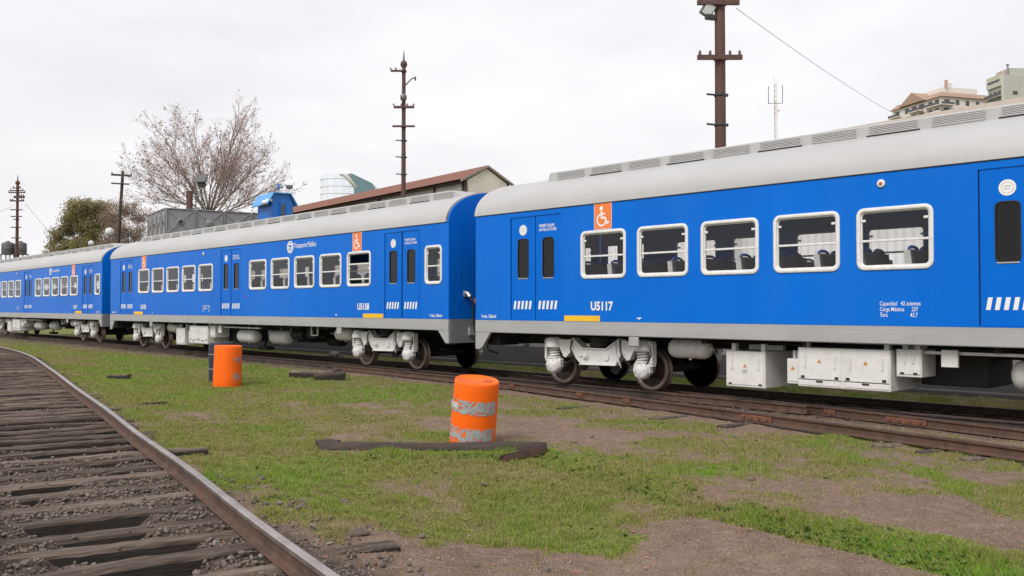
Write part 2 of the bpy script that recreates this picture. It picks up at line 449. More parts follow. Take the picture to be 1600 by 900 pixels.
def ground_mat():
    m = bpy.data.materials.new('yard_ground'); m.use_nodes = True
    t = m.node_tree; b = t.nodes['Principled BSDF']; b.inputs['Roughness'].default_value = 0.95; b.inputs['Specular IOR Level'].default_value = 0.15
    tcn = node(t, 'ShaderNodeTexCoord')
    def noise(sc_, det=6, rough=0.6):
        n = node(t, 'ShaderNodeTexNoise'); n.inputs['Scale'].default_value = sc_; n.inputs['Detail'].default_value = det; n.inputs['Roughness'].default_value = rough
        t.links.new(tcn.outputs['Object'], n.inputs['Vector']); return n
    def ramp(src, stops):
        r = node(t, 'ShaderNodeValToRGB'); e = r.color_ramp.elements
        e[0].position, e[0].color = stops[0][0], (*stops[0][1], 1); e[1].position, e[1].color = stops[-1][0], (*stops[-1][1], 1)
        for p, c in stops[1:-1]:
            q = e.new(p); q.color = (*c, 1)
        t.links.new(src, r.inputs[0]); return r.outputs[0]
    def mix(f, a, b_):
        x = node(t, 'ShaderNodeMixRGB')
        if hasattr(f, 'links'): t.links.new(f, x.inputs[0])
        else: x.inputs[0].default_value = f
        t.links.new(a, x.inputs[1]); t.links.new(b_, x.inputs[2]); return x.outputs[0]
    dirt = ramp(noise(0.8, 9, 0.7).outputs[0], [(0.3, (0.12, 0.08, 0.058)), (0.5, (0.24, 0.162, 0.12)), (0.72, (0.335, 0.24, 0.18))])
    dirt2 = ramp(noise(45, 4, 0.75).outputs[0], [(0.35, (0.06, 0.041, 0.031)), (0.52, (0.235, 0.16, 0.12)), (0.68, (0.46, 0.35, 0.275))])
    dirt3 = ramp(noise(5.5, 8, 0.75).outputs[0], [(0.32, (0.085, 0.056, 0.04)), (0.5, (0.245, 0.168, 0.124)), (0.64, (0.40, 0.295, 0.225))])
    dirtc = mix(0.4, mix(0.6, dirt, dirt3), dirt2)
    gr = ramp(noise(1.1, 8, 0.65).outputs[0], [(0.3, (0.15, 0.135, 0.052)), (0.5, (0.165, 0.185, 0.048)), (0.7, (0.19, 0.235, 0.056))])
    gr2 = ramp(noise(60, 3, 0.7).outputs[0], [(0.35, (0.05, 0.05, 0.02)), (0.5, (0.135, 0.15, 0.04)), (0.68, (0.25, 0.23, 0.11))])
    grc = mix(0.5, gr, gr2)
    bal = ramp(noise(26, 3, 0.8).outputs[0], [(0.35, (0.04, 0.031, 0.026)), (0.52, (0.10, 0.079, 0.066)), (0.7, (0.19, 0.152, 0.128))])
    ag = node(t, 'ShaderNodeAttribute', attribute_name='grass'); ab = node(t, 'ShaderNodeAttribute', attribute_name='ballast')
    # break the grass edge up
    sub = node(t, 'ShaderNodeMath', operation='ADD'); nn = noise(14, 6, 0.7)
    mrn = node(t, 'ShaderNodeMapRange'); mrn.inputs[3].default_value = -0.45; mrn.inputs[4].default_value = 0.45
    t.links.new(nn.outputs[0], mrn.inputs[0]); t.links.new(ag.outputs['Fac'], sub.inputs[0]); t.links.new(mrn.outputs[0], sub.inputs[1])
    thr = node(t, 'ShaderNodeMapRange'); thr.inputs[1].default_value = 0.25; thr.inputs[2].default_value = 0.75; t.links.new(sub.outputs[0], thr.inputs[0])
    c1 = mix(thr.outputs[0], dirtc, grc)
    c2 = mix(ab.outputs['Fac'], c1, bal)
    t.links.new(c2, b.inputs['Base Color'])
    bn = node(t, 'ShaderNodeBump'); bn.inputs['Strength'].default_value = 0.8; bn.inputs['Distance'].default_value = 0.03
    nb = noise(38, 6, 0.75); t.links.new(nb.outputs[0], bn.inputs['Height']); t.links.new(bn.outputs[0], b.inputs['Normal'])
    return m
M_ground = ground_mat()

def tone_mat(name, stops, rough=0.7, trans=0.0):
    m = bpy.data.materials.new(name); m.use_nodes = True
    t = m.node_tree; b = t.nodes['Principled BSDF']; b.inputs['Roughness'].default_value = rough; b.inputs['Specular IOR Level'].default_value = 0.25
    a = node(t, 'ShaderNodeAttribute', attribute_name='tone')
    r = node(t, 'ShaderNodeValToRGB'); e = r.color_ramp.elements
    e[0].position, e[0].color = stops[0][0], (*stops[0][1], 1); e[1].position, e[1].color = stops[-1][0], (*stops[-1][1], 1)
    for p, c in stops[1:-1]:
        q = e.new(p); q.color = (*c, 1)
    t.links.new(a.outputs['Fac'], r.inputs[0])
    t.links.new(r.outputs[0], b.inputs['Base Color'])
    if trans:
        tr = node(t, 'ShaderNodeBsdfTranslucent'); t.links.new(r.outputs[0], tr.inputs[0])
        ms = node(t, 'ShaderNodeMixShader'); ms.inputs[0].default_value = trans
        o = [n for n in t.nodes if n.type == 'OUTPUT_MATERIAL'][0]
        t.links.new(b.outputs[0], ms.inputs[1]); t.links.new(tr.outputs[0], ms.inputs[2]); t.links.new(ms.outputs[0], o.inputs[0])
    return m
M_grass = tone_mat('grass_blades', [(0.0, (0.38, 0.30, 0.17)), (0.28, (0.31, 0.285, 0.105)), (0.55, (0.25, 0.30, 0.06)), (1.0, (0.20, 0.37, 0.035))], 0.65, 0.3)
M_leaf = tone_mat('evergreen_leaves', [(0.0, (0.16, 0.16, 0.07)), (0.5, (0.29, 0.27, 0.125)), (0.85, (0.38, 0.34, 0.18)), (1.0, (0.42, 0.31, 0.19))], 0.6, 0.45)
M_shrub = tone_mat('brown_shrub_leaves', [(0.0, (0.22, 0.165, 0.13)), (0.5, (0.34, 0.26, 0.2)), (1.0, (0.43, 0.32, 0.25))], 0.7, 0.35)
M_weed = tone_mat('weed_leaves', [(0.0, (0.06, 0.10, 0.02)), (1.0, (0.16, 0.25, 0.05))], 0.6, 0.25)
#@@PART2
# ------------------------------------------------------------------ layout of the tracks
CAR_L, CAR_HW = 23.53, 1.543
POSE = {'R': (-0.839, 20.731, 0.76627), 'M': (-17.5606, 39.1906, 0.74832), 'F': (-34.7168, 58.115, 0.74847)}
def car_pt(c, p, q):
    x, y, a = POSE[c]
    return (x + p * math.sin(a) + q * math.cos(a), y - p * math.cos(a) + q * math.sin(a))
def catmull(pts, step=0.5):
    pts = [np.array(p, float) for p in pts]
    P = [2*pts[0]-pts[1]] + pts + [2*pts[-1]-pts[-2]]
    out = []
    for i in range(1, len(P) - 2):
        n = max(2, int(np.linalg.norm(P[i+1]-P[i]) / step))
        for k in range(n):
            t = k / n
            out.append(0.5*((2*P[i]) + (-P[i-1]+P[i+1])*t + (2*P[i-1]-5*P[i]+4*P[i+1]-P[i+2])*t*t + (-P[i-1]+3*P[i]-3*P[i+1]+P[i+2])*t**3))
    out.append(P[-2])
    return np.array(out)
def offset_line(L, d):
    t = np.gradient(L, axis=0); t /= np.linalg.norm(t, axis=1)[:, None]
    return L + np.stack([-t[:, 1], t[:, 0]], 1) * d
GAUGE = 1.676
ctl = [car_pt('F', -40, CAR_HW), car_pt('F', 3.35, CAR_HW), car_pt('F', 20.2, CAR_HW), car_pt('M', 3.35, CAR_HW), car_pt('M', 20.2, CAR_HW), car_pt('R', 3.35, CAR_HW), car_pt('R', 12, 1.50), car_pt('R', 20.2, CAR_HW), car_pt('R', 30, CAR_HW)]
MAIN = catmull(ctl, 0.6)
main_near = offset_line(MAIN, -GAUGE/2 - .03)   # towards the camera
main_far = offset_line(MAIN, GAUGE/2 + .03)
div_near = catmull([car_pt('R', p, q) for p, q in [(-7, .66), (-4, .56), (0, .22), (3, -.26), (6, -.76), (9, -1.32), (12, -1.98), (16, -3.0), (22, -4.8)]], 0.5)
div_far = catmull([car_pt('R', p, q + 1.70) for p, q in [(0, .22), (3, -.26), (6, -.76), (9, -1.32), (12, -1.98), (16, -3.0)]], 0.5)
LEFT_R = catmull([(-0.18, 3.8), (-0.99, 5.12), (-1.86, 6.5), (-3.14, 8.71), (-4.51, 10.88), (-6.15, 13.64), (-8.25, 17.04), (-11.62, 22.6), (-16.2, 29.9), (-21.2, 36.6), (-29, 45.8), (-39, 56.5)], 0.45)
for _ in range(6):      # ease kinks out of the surveyed points
    LEFT_R[1:-1] = (LEFT_R[:-2] + 2*LEFT_R[1:-1] + LEFT_R[2:]) / 4
LEFT_C = offset_line(LEFT_R, GAUGE/2 + .035)
LEFT_L = offset_line(LEFT_R, GAUGE + .07)
LZ = 0.13                                        # railhead of the near left track; main railhead is 0

def dist_line(X, Y, L, nseg=16):
    """distance to a polyline (vectorised, coarse polyline)"""
    d = np.full(X.shape, 1e9)
    step = max(1, len(L) // nseg)
    idx = list(range(0, len(L), step))
    if idx[-1] != len(L)-1: idx.append(len(L)-1)
    for i in range(len(idx) - 1):
        a = L[idx[i]]; b = L[idx[i+1]]; ab = b - a
        t = np.clip(((X-a[0])*ab[0] + (Y-a[1])*ab[1]) / (ab @ ab), 0, 1)
        d = np.minimum(d, np.hypot(X - a[0] - t*ab[0], Y - a[1] - t*ab[1]))
    return d
SWALE = np.array([(0.55, 10.6), (1.05, 9.6), (1.4, 9.0), (1.9, 8.2), (2.4, 7.47), (2.85, 6.9), (3.2, 6.37), (3.7, 5.6), (4.3, 4.6)])
def sstep(a, b, x):
    t = np.clip((x - a) / (b - a), 0, 1); return t*t*(3-2*t)
def ground_z(X, Y):
    X = np.asarray(X, float); Y = np.asarray(Y, float)
    far = sstep(70, 130, np.hypot(X, Y))
    z = -0.185 + (0.075*(fbm(X*.45, Y*.45, 3, 3) - .5) + 0.055*(fbm(X*2.2, Y*2.2, 5, 3) - .5) + 0.02*(fbm(X*9, Y*9, 9, 2)-.5)) * (1-far)
    dm = dist_line(X, Y, MAIN)
    dl = dist_line(X, Y, LEFT_C)
    z = z + (1 - sstep(0.9, 2.6, dm)) * (-0.165 - z) * 0.9
    right = dist_line(X, Y, LEFT_R) < dist_line(X, Y, LEFT_L)
    bed = LZ - 0.176 - .05*sstep(8.5, 12, Y) + 0.03*(fbm(X*5, Y*5, 12, 2)-.5) - 0.13*sstep(.53, .62, fbm(X*1.3+5, Y*1.3, 12, 3) - .35*sstep(.40, .75, dl))
    z = z + (1 - sstep(1.0, np.where(right, 3.2, 2.3), dl)) * (bed + right*sstep(.8, 1.1, dl)*.055 - z)
    ds = dist_line(X, Y, SWALE)
    # side of the swale: bank up on the far/right side, worn path lower on the near/left side
    side = np.interp(Y, SWALE[::-1, 1], SWALE[::-1, 0]) - X
    z = z + 0.07*np.exp(-((ds-.35)/.3)**2)*(side < 0)*1.0 - 0.07*np.exp(-(ds/.3)**2)
    z = z - 0.06*sstep(0.2, 1.2, side)*(1-sstep(8.2, 9.6, Y))*(dl > 1.9)
    return z
def grass_density(X, Y):
    X = np.asarray(X, float); Y = np.asarray(Y, float)
    g = 0.86 + 1.0*(fbm(X*.5+3, Y*.35, 21, 3) - .5) + 1.3*(fbm(X*1.7, Y*1.0, 31, 5) - .5) + 1.1*(fbm(X*6.0, Y*3.2, 33, 3) - .5)
    def blob(cx, cy, rx, ry, amt, rot=0):
        c, s_ = math.cos(rot), math.sin(rot)
        dx, dy = X-cx, Y-cy
        u = (c*dx + s_*dy)/rx; v = (-s_*dx + c*dy)/ry
        return amt*np.exp(-(u*u+v*v))
    edge = 1.0*(fbm(X*2.3, Y*2.3, 77, 5)-.5) + .55*(fbm(X*8, Y*6, 78, 3)-.5)
    side = np.interp(Y, SWALE[::-1, 1], SWALE[::-1, 0]) - X
    # bare path in the foreground, left of the bank
    path = (1 - sstep(6.55, 7.35, Y + edge*1.3 - 0.75*sstep(0.7, 1.3, X) - 0.25*sstep(1.1, 1.7, X))) * sstep(-0.12, 0.25, side + edge*.45) * sstep(-1.5, -0.9, X + edge)
    g = g - 1.35*path
    # trodden ground to the right of the bank
    g += blob(3.6, 8.0, 1.25, 0.75, -0.8, -0.5) + blob(4.4, 7.0, 1.1, .7, -0.8, -.4) + blob(3.0, 9.6, 1.0, .5, -.4)
    g += blob(0.9, 13.0, 1.5, 1.2, -0.65) + blob(0.2, 14.6, 1.2, 1.0, -.45) + blob(-1.1, 9.2, .6, .5, -.55) + blob(-.5, 7.7, .5, .35, -.35)
    g += blob(-4.6, 15.0, 1.3, .8, -.5) + blob(-2.4, 17.0, 2.0, 1.3, -.45) + blob(-1.0, 8.3, .8, .3, -.35) + blob(-2.6, 12.8, 1, .5, -.3)
    g += blob(2.2, 11.0, .8, .5, -.35) + blob(4.3, 10.6, 2.6, 1.6, -.27) + blob(2.6, 13.2, 1.2, .7, -.25) + blob(-1.6, 14.6, 1.2, .9, -.25)
    # lush strip along the swale and around the log
    ds = dist_line(X, Y, SWALE)
    g += (1.0 - .6*sstep(7.8, 8.8, Y))*np.exp(-(ds/.24)**2) + blob(-.6, 10.7, 1.9, .45, .5) + blob(-2.4, 9.6, .9, .8, .4) + blob(.6, 8.9, .8, .5, .4) + blob(0.3, 7.6, .8, .35, .5) + blob(-1.0, 7.4, .55, .2, .5)
    g += blob(-7.5, 20, 2.6, 3.4, .35) + blob(-12, 27, 4, 6, .5) + blob(-4.2, 24, 3, 1.5, .2)
    dm = dist_line(X, Y, MAIN)
    g -= 1.2*(1 - sstep(1.15, 1.9 + .5, dm + 1.2*(fbm(X*1.1, Y*1.1, 41, 3)-.5)))
    dd = dist_line(X, Y, div_near)
    g -= 0.75*(1 - sstep(0.1, .8, dd + .8*(fbm(X*1.4, Y*1.4, 51, 3)-.5)))*(Y > 13.2)
    dl = dist_line(X, Y, LEFT_C)
    g -= 1.5*(1 - sstep(.75, 1.15, dl + .5*(fbm(X*1.6, Y*1.6, 43, 3)-.5) - .35*(1-sstep(5.6, 7.4, Y))))*(1 - .6*sstep(20, 30, Y))
    return np.clip(g, 0, 1)

# ------------------------------------------------------------------ ground: one sheet out to the horizon
def axis_steps(lo, f0, f1, hi, fine, grow=1.16):
    mid = list(np.arange(f0, f1, fine)) + [f1]
    a = []; s_ = fine; x = f0
    while x > lo:
        s_ *= grow; x -= s_; a.append(x)
    b = []; s_ = fine; x = f1
    while x < hi:
        s_ *= grow; x += s_; b.append(x)
    return np.array(a[::-1] + mid + b)
gx = axis_steps(-3000, -13, 8, 3000, 0.062)
gy = axis_steps(-60, 4.6, 25, 4000, 0.062)
GX, GY = np.meshgrid(gx, gy)
GZ = ground_z(GX, GY)
gd = grass_density(GX, GY)
balm = np.maximum(1 - sstep(1.0, 1.9, dist_line(GX, GY, MAIN) + .7*(fbm(GX*1.5, GY*1.5, 61, 3)-.5)),
                  (1 - sstep(0.8, 1.2, dist_line(GX, GY, LEFT_C) + .5*(fbm(GX*1.5, GY*1.5, 62, 3)-.5) - .3*(1-sstep(5.6, 7.4, GY)))))
nx, ny = len(gx), len(gy)
ii = np.arange(nx*ny).reshape(ny, nx)
gf = np.stack([ii[:-1, :-1].ravel(), ii[:-1, 1:].ravel(), ii[1:, 1:].ravel(), ii[1:, :-1].ravel()], 1)
gme = np_mesh('ground', np.stack([GX.ravel(), GY.ravel(), GZ.ravel()], 1), gf, M_ground, True,
              {'grass': np.where(np.hypot(GX, GY) > 60, .75, gd).ravel(), 'ballast': balm.ravel()})
def _lookup(A):
    def f(X, Y):
        X = np.asarray(X, float); Y = np.asarray(Y, float)
        i = np.clip(np.searchsorted(gx, X) - 1, 0, nx-2); k = np.clip(np.searchsorted(gy, Y) - 1, 0, ny-2)
        u = (X-gx[i])/(gx[i+1]-gx[i]); v = (Y-gy[k])/(gy[k+1]-gy[k])
        return (A[k, i]*(1-u)+A[k, i+1]*u)*(1-v) + (A[k+1, i]*(1-u)+A[k+1, i+1]*u)*v
    return f
gz_at = _lookup(GZ); gd_at = _lookup(gd)
tag(inst('ground', gme), 'grass and bare earth of the railway yard', None, None, 'structure')

# ---- grass blades
def make_grass(n_try):
    # sample ground positions with more blades close by
    u = rng.random(n_try)
    Z = 4.4 * (48/4.4) ** u
    X = (rng.random(n_try)*1.5 - 0.78) * Z
    d = gd_at(X, Z)
    keep = rng.random(n_try) < np.clip((d - .2)*1.4, .06, 1)
    dl = dist_line(X, Z, LEFT_R); dm = dist_line(X, Z, MAIN)
    keep &= (dl > .09) & (dm > .95)
    X, Z, d = X[keep], Z[keep], d[keep]
    n = len(X)
    logt = np.exp(-((Z-11.42-.1*(X+1))/.10)**2)*((X > -2.5) & (X < .6))*fbm(X*3, Z*3, 111, 2)*1.5
    lush = logt + np.exp(-(dist_line(X, Z, SWALE)/.26)**2)*(1 - .65*sstep(7.9, 9.0, Z))*np.clip(.3+1.6*(fbm(X*2.1, Z*2.1, 101, 2)-.2), .2, 1)
    h = (0.008 + 0.017*rng.random(n)) * (0.6 + .7*d) * (1 + 0.9*lush) * (1 + .5*(fbm(X*3, Z*3, 71, 2) - .4))
    h *= (1 + Z*0.012)
    wd = (0.0022 + 0.0022*rng.random(n)) * (1 + Z*0.10)
    ang = rng.random(n)*2*np.pi; lean = (0.3 + 0.9*rng.random(n)) * h
    la = rng.random(n)*2*np.pi
    z0 = gz_at(X, Z) - 0.004
    c, s_ = np.cos(ang)*wd, np.sin(ang)*wd
    v = np.empty((n, 3, 3))
    v[:, 0] = np.stack([X-c, Z-s_, z0], 1); v[:, 1] = np.stack([X+c, Z+s_, z0], 1)
    v[:, 2] = np.stack([X+np.cos(la)*lean, Z+np.sin(la)*lean, z0+h], 1)
    clump = fbm(X*7, Z*7, 121, 2)
    hs = (0.6 + 1.3*np.clip((clump-.42)*3, 0, 1)); v[:, 2, 2] = z0 + h*hs
    patch = fbm(X*.9, Z*.7, 81, 3)
    tone = np.clip(-.02 + .56*d + 1.1*(patch-.5) + .4*(rng.random(n)-.5) + .42*lush, 0, 1)
    dry = rng.random(n) < .16
    tone[dry] = rng.random(dry.sum())*.2
    # taller tufts, some with dry stalks
    nt_ = 900
    tz = 5.0*(24/5.0)**rng.random(nt_); tx_ = rng.uniform(-.72, .7, nt_)*tz
    ok = (gd_at(tx_, tz) > .5) & (dist_line(tx_, tz, LEFT_C) > 1.15) & (dist_line(tx_, tz, MAIN) > 1.2)
    tx_, tz = tx_[ok], tz[ok]; m_ = 26; K = len(tx_)
    bx = np.repeat(tx_, m_) + rng.normal(0, .022, K*m_)*np.repeat(rng.uniform(.6, 1.8, K), m_); by = np.repeat(tz, m_) + rng.normal(0, .022, K*m_)
    th_ = np.repeat(rng.uniform(.025, .06, K), m_)*rng.uniform(.5, 1.15, K*m_); a_ = rng.random(K*m_)*6.283; wv = (.002+.0015*rng.random(K*m_))*(1+by*.09); la_ = rng.random(K*m_)*6.283
    bz = gz_at(bx, by)-.004; q = np.empty((K*m_, 3, 3))
    q[:, 0] = np.stack([bx-np.cos(a_)*wv, by-np.sin(a_)*wv, bz], 1); q[:, 1] = np.stack([bx+np.cos(a_)*wv, by+np.sin(a_)*wv, bz], 1)
    q[:, 2] = np.stack([bx+np.cos(la_)*th_*.6, by+np.sin(la_)*th_*.6, bz+th_], 1)
    tt_ = np.clip(np.repeat(rng.uniform(.25, .95, K), m_)+rng.normal(0, .12, K*m_), 0, 1)
    v = np.concatenate([v, q]); tone = np.concatenate([tone, tt_]); n = len(v)
    return np_mesh('grass', v.reshape(-1, 3), np.arange(n*3).reshape(n, 3), M_grass, False, {'tone': np.repeat(tone, 3)})
tag(inst('grass', make_grass(2100000)), 'short patchy green grass growing over the yard', 'grass', None, 'stuff')

# ---- leafy weeds (flat rosettes) in the lush strips
def make_weeds(n):
    t = rng.random(n)
    i = t*(len(SWALE)-1); k = np.minimum(i.astype(int), len(SWALE)-2); f = (i-k)[:, None]
    P = SWALE[k]*(1-f) + SWALE[k+1]*f + rng.normal(0, .14, (n, 2))
    extra = np.array([(-.55+rng.normal(0, .8), 11.0+rng.normal(0, .12)) for _ in range(n//3)])
    P = np.vstack([P, extra, np.stack([rng.uniform(-6, 4, n//2), rng.uniform(7.5, 16, n//2)], 1)])
    P = P[gd_at(P[:, 0], P[:, 1]) > .6]
    V, T = [], []
    for x, y in P:
        z = float(gz_at(x, y)); tone = random.random()
        for j in range(random.randint(4, 7)):
            a = random.random()*6.28; L = random.uniform(.02, .05); e = random.uniform(.3, 1.0); wv = L*.35
            d = Vector((math.cos(a)*math.cos(e), math.sin(a)*math.cos(e), math.sin(e))); sd = Vector((-math.sin(a), math.cos(a), 0))*wv
            b = Vector((x, y, z)); V += [b, b+d*L*.6-sd, b+d*L, b+d*L*.6+sd]; T += [tone*.7+random.random()*.3]*4
    return np_mesh('weeds', np.array([tuple(p) for p in V]), np.arange(len(V)).reshape(-1, 4), M_weed, False, {'tone': np.array(T)})
tag(inst('weeds', make_weeds(500)), 'low leafy weeds scattered through the lush grass strip', 'weeds', None, 'stuff')

# ------------------------------------------------------------------ stones
def stone_mesh(seed, mat, sub=1):
    import bmesh
    r = random.Random(seed)
    bm = bmesh.new()
    bmesh.ops.create_icosphere(bm, subdivisions=sub, radius=1.0)
    sx, sy, sz = r.uniform(.8, 1.25), r.uniform(.65, 1.0), r.uniform(.45, .75)
    planes = []
    for _ in range(9):
        n = Vector((r.gauss(0, 1), r.gauss(0, 1), r.gauss(0, 1))).normalized(); planes.append((n, r.uniform(.42, .78)))
    for v in bm.verts:
        p = v.co.copy()
        for n, dd in planes:
            k = p.dot(n)
            if k > dd: p -= n*(k-dd)
        v.co = Vector((p.x*sx, p.y*sy, p.z*sz)) * r.uniform(.95, 1.05)
    me = bpy.data.meshes.new('stone'); bm.to_mesh(me); bm.free(); me.materials.append(mat)
    return me
STONES = [stone_mesh(i, M_stone, 2) for i in range(7)] + [stone_mesh(50, M_stonelight, 2), stone_mesh(51, M_stonelight, 2)]
def merged_stones(name, P, S, mats, sub=1, protos=5):
    """P (n,3), S (n,) sizes -> one mesh of real stones"""
    base = []
    for i in range(protos):
        me = stone_mesh(100+i, M_stone, sub)
        co = np.empty(len(me.vertices)*3); me.vertices.foreach_get('co', co)
        base.append((co.reshape(-1, 3), np.array([p.vertices[:] for p in me.polygons])))
        bpy.data.meshes.remove(me)
    V, F, off = [], [], 0
    for i in range(len(P)):
        co, fc = base[i % protos]
        a = rng.random()*6.28; c, s_ = math.cos(a), math.sin(a)
        Rm = np.array([[c, -s_, 0], [s_, c, 0], [0, 0, 1]])
        tl = rng.normal(0, .35); ct, st = math.cos(tl), math.sin(tl)
        Rm = Rm @ np.array([[1, 0, 0], [0, ct, -st], [0, st, ct]])
        V.append(co @ Rm.T * S[i] + P[i]); F.append(fc + off); off += len(co)
    return np_mesh(name, np.vstack(V), np.vstack(F), mats)

# ------------------------------------------------------------------ rails and sleepers
RAIL_PROF = [(-.034, 0), (-.034, -.028), (-.02, -.037), (-.008, -.045), (-.008, -.118), (-.03, -.128), (-.066, -.134), (-.066, -.142),
             (.066, -.142), (.066, -.134), (.03, -.128), (.008, -.118), (.008, -.045), (.02, -.037), (.034, -.028), (.034, 0), (.026, .004), (-.026, .004)]
def rail_mesh(L, z, head, side=None):
    side = side or M_rust
    t = np.gradient(L, axis=0); t /= np.linalg.norm(t, axis=1)[:, None]
    n = np.stack([-t[:, 1], t[:, 0]], 1)
    k = len(RAIL_PROF); V = []
    for i in range(len(L)):
        for (u, h) in RAIL_PROF:
            V.append((L[i, 0]+n[i, 0]*u, L[i, 1]+n[i, 1]*u, z+h))
    F, MI = [], []
    for i in range(len(L)-1):
        for j in range(k):
            F.append((i*k+j, i*k+(j+1) % k, (i+1)*k+(j+1) % k, (i+1)*k+j)); MI.append(1 if j >= 14 else 0)
    F.append(tuple(range(k))); MI.append(0); F.append(tuple(range((len(L)-1)*k, len(L)*k))[::-1]); MI.append(0)
    me = bpy.data.meshes.new('rail'); me.from_pydata(V, [], F); me.materials.append(side); me.materials.append(head)
    me.polygons.foreach_set('material_index', MI); me.update()
    return me
def sleeper_mesh(seed, Ln=2.5, wd=.19, ht=.14):
    r = random.Random(seed); n = 26; V = []; F = []
    prof = [(-.5, 0), (-.5, .80), (-.475, .96), (-.42, 1), (-.15, 1.0), (.12, 1.0), (.42, 1.0), (.475, .95), (.5, .8), (.5, 0)]
    k = len(prof)
    e0 = [r.uniform(-.015, .015) for _ in range(k)]
    for i in range(n+1):
        x = -Ln/2 + Ln*i/n
        sag = .005*math.sin(x*2.1+seed) + .003*math.sin(x*5.3+seed*2)
        for j, (u, h) in enumerate(prof):
            ex = e0[j]*(1 if i in (0, n) else 0)*2
            cut = -.02*max(0, math.sin(x*9+seed*3+j*.3))*(j in (2, 7))
            V.append((x+ex, u*wd + .005*math.sin(x*3+seed*1.7)+r.uniform(-.004, .004), (h-1)*ht + (sag + cut + r.uniform(-.005, .005) if h > .5 else 0)))
    for i in range(n):
        for j in range(k-1):
            F.append((i*k+j, i*k+j+1, (i+1)*k+j+1, (i+1)*k+j))
    F.append(tuple(range(k))[::-1]); F.append(tuple(range(n*k, (n+1)*k)))
    me = bpy.data.meshes.new('sleeper'); me.from_pydata(V, [], F); me.materials.append(M_sleeper); me.materials.append(M_tarred_shade)
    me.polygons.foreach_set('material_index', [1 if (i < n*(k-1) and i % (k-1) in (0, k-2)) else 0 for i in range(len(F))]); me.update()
    return me
SLEEPERS = [sleeper_mesh(i+1) for i in range(5)]
def arc_param(L):
    return np.concatenate([[0], np.cumsum(np.linalg.norm(np.diff(L, axis=0), axis=1))])
_arc = {}
def along(L, s):
    key = id(L)
    if key not in _arc: _arc[key] = arc_param(L)
    a = _arc[key]; x = np.interp(s, a, L[:, 0]); y = np.interp(s, a, L[:, 1])
    x2 = np.interp(s+.1, a, L[:, 0]); y2 = np.interp(s+.1, a, L[:, 1]); x1 = np.interp(s-.1, a, L[:, 0]); y1 = np.interp(s-.1, a, L[:, 1])
    return x, y, math.atan2(y2-y1, x2-x1)
# near left track
tl = tag(empty('railway_track', (LEFT_C[0, 0], LEFT_C[0, 1], 0)), 'curving railway track of worn timber sleepers on loose stone ballast', 'railway track')
def child(o, par):
    o.parent = par; o.matrix_parent_inverse = Matrix.Translation(par.location).inverted() if par.rotation_euler.z == 0 else par.matrix_basis.inverted()
    return o
child(inst('rail', rail_mesh(LEFT_R, LZ, M_railtop)), tl)
child(inst('rail', rail_mesh(LEFT_L, LZ, M_railtop)), tl)
tot = arc_param(LEFT_C)[-1]
s = 0.3; k = 0; SL = []
while s < min(tot, 62):
    x, y, a = along(LEFT_C, s)
    sh = random.uniform(-.04, .16); aa = a + math.pi/2 + random.gauss(0, .03)
    sz = LZ - .146 + random.uniform(-.012, .006)
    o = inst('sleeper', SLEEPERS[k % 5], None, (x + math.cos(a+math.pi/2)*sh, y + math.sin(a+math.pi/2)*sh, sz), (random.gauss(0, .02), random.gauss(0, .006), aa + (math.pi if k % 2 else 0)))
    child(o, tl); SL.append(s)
    k += 1; s += random.uniform(.49, .60)
# ballast: the stones that show largest are single parts, the rest one mass
cand = []
for i in range(24000):
    ss = 0.2 + (rng.random()**1.9)*34
    off = rng.uniform(-1.55, 1.30)
    x, y, a = along(LEFT_C, ss)
    x += math.cos(a+math.pi/2)*off; y += math.sin(a+math.pi/2)*off
    if abs(abs(off) - .875) < .075: continue
    dsl = min(abs(ss-q) for q in SL)
    on_sl = dsl < .11 and abs(off) < 1.35
    if on_sl and rng.random() > .03: continue
    if off < -1.0 and (y > 9 or rng.random() < .7): continue
    if off > 1.05 and rng.random() < .3: continue
    d = math.hypot(x, y)
    if fbm(np.array(x*1.3), np.array(y*1.3), 91, 2) < .2 and rng.random() < .7: continue   # voids between sleepers
    sz = rng.uniform(.013, .034)
    z = float(gz_at(x, y)) + sz*.15 + (LZ-.15-float(gz_at(x, y)) if on_sl else rng.random()*.03)
    cand.append((sz/d, x, y, z, sz))
cand.sort(reverse=True)
infr = [c for c in cand if -.62 < c[1]/c[2] < .1 and c[2] > 4.9]
top = set(id(c) for c in infr[:295])
for c in infr[:295]:
    me = random.choice(STONES)
    child(inst('stone', me, None, c[1:4], (random.gauss(0, .4), random.gauss(0, .4), random.random()*6.28), (c[4],)*3), tl)
rest = [c for c in cand if id(c) not in top]
bo = inst('ballast', merged_stones('ballast', np.array([c[1:4] for c in rest]), np.array([c[4] for c in rest]), M_stone))
tag(bo, kind='stuff'); child(bo, tl)

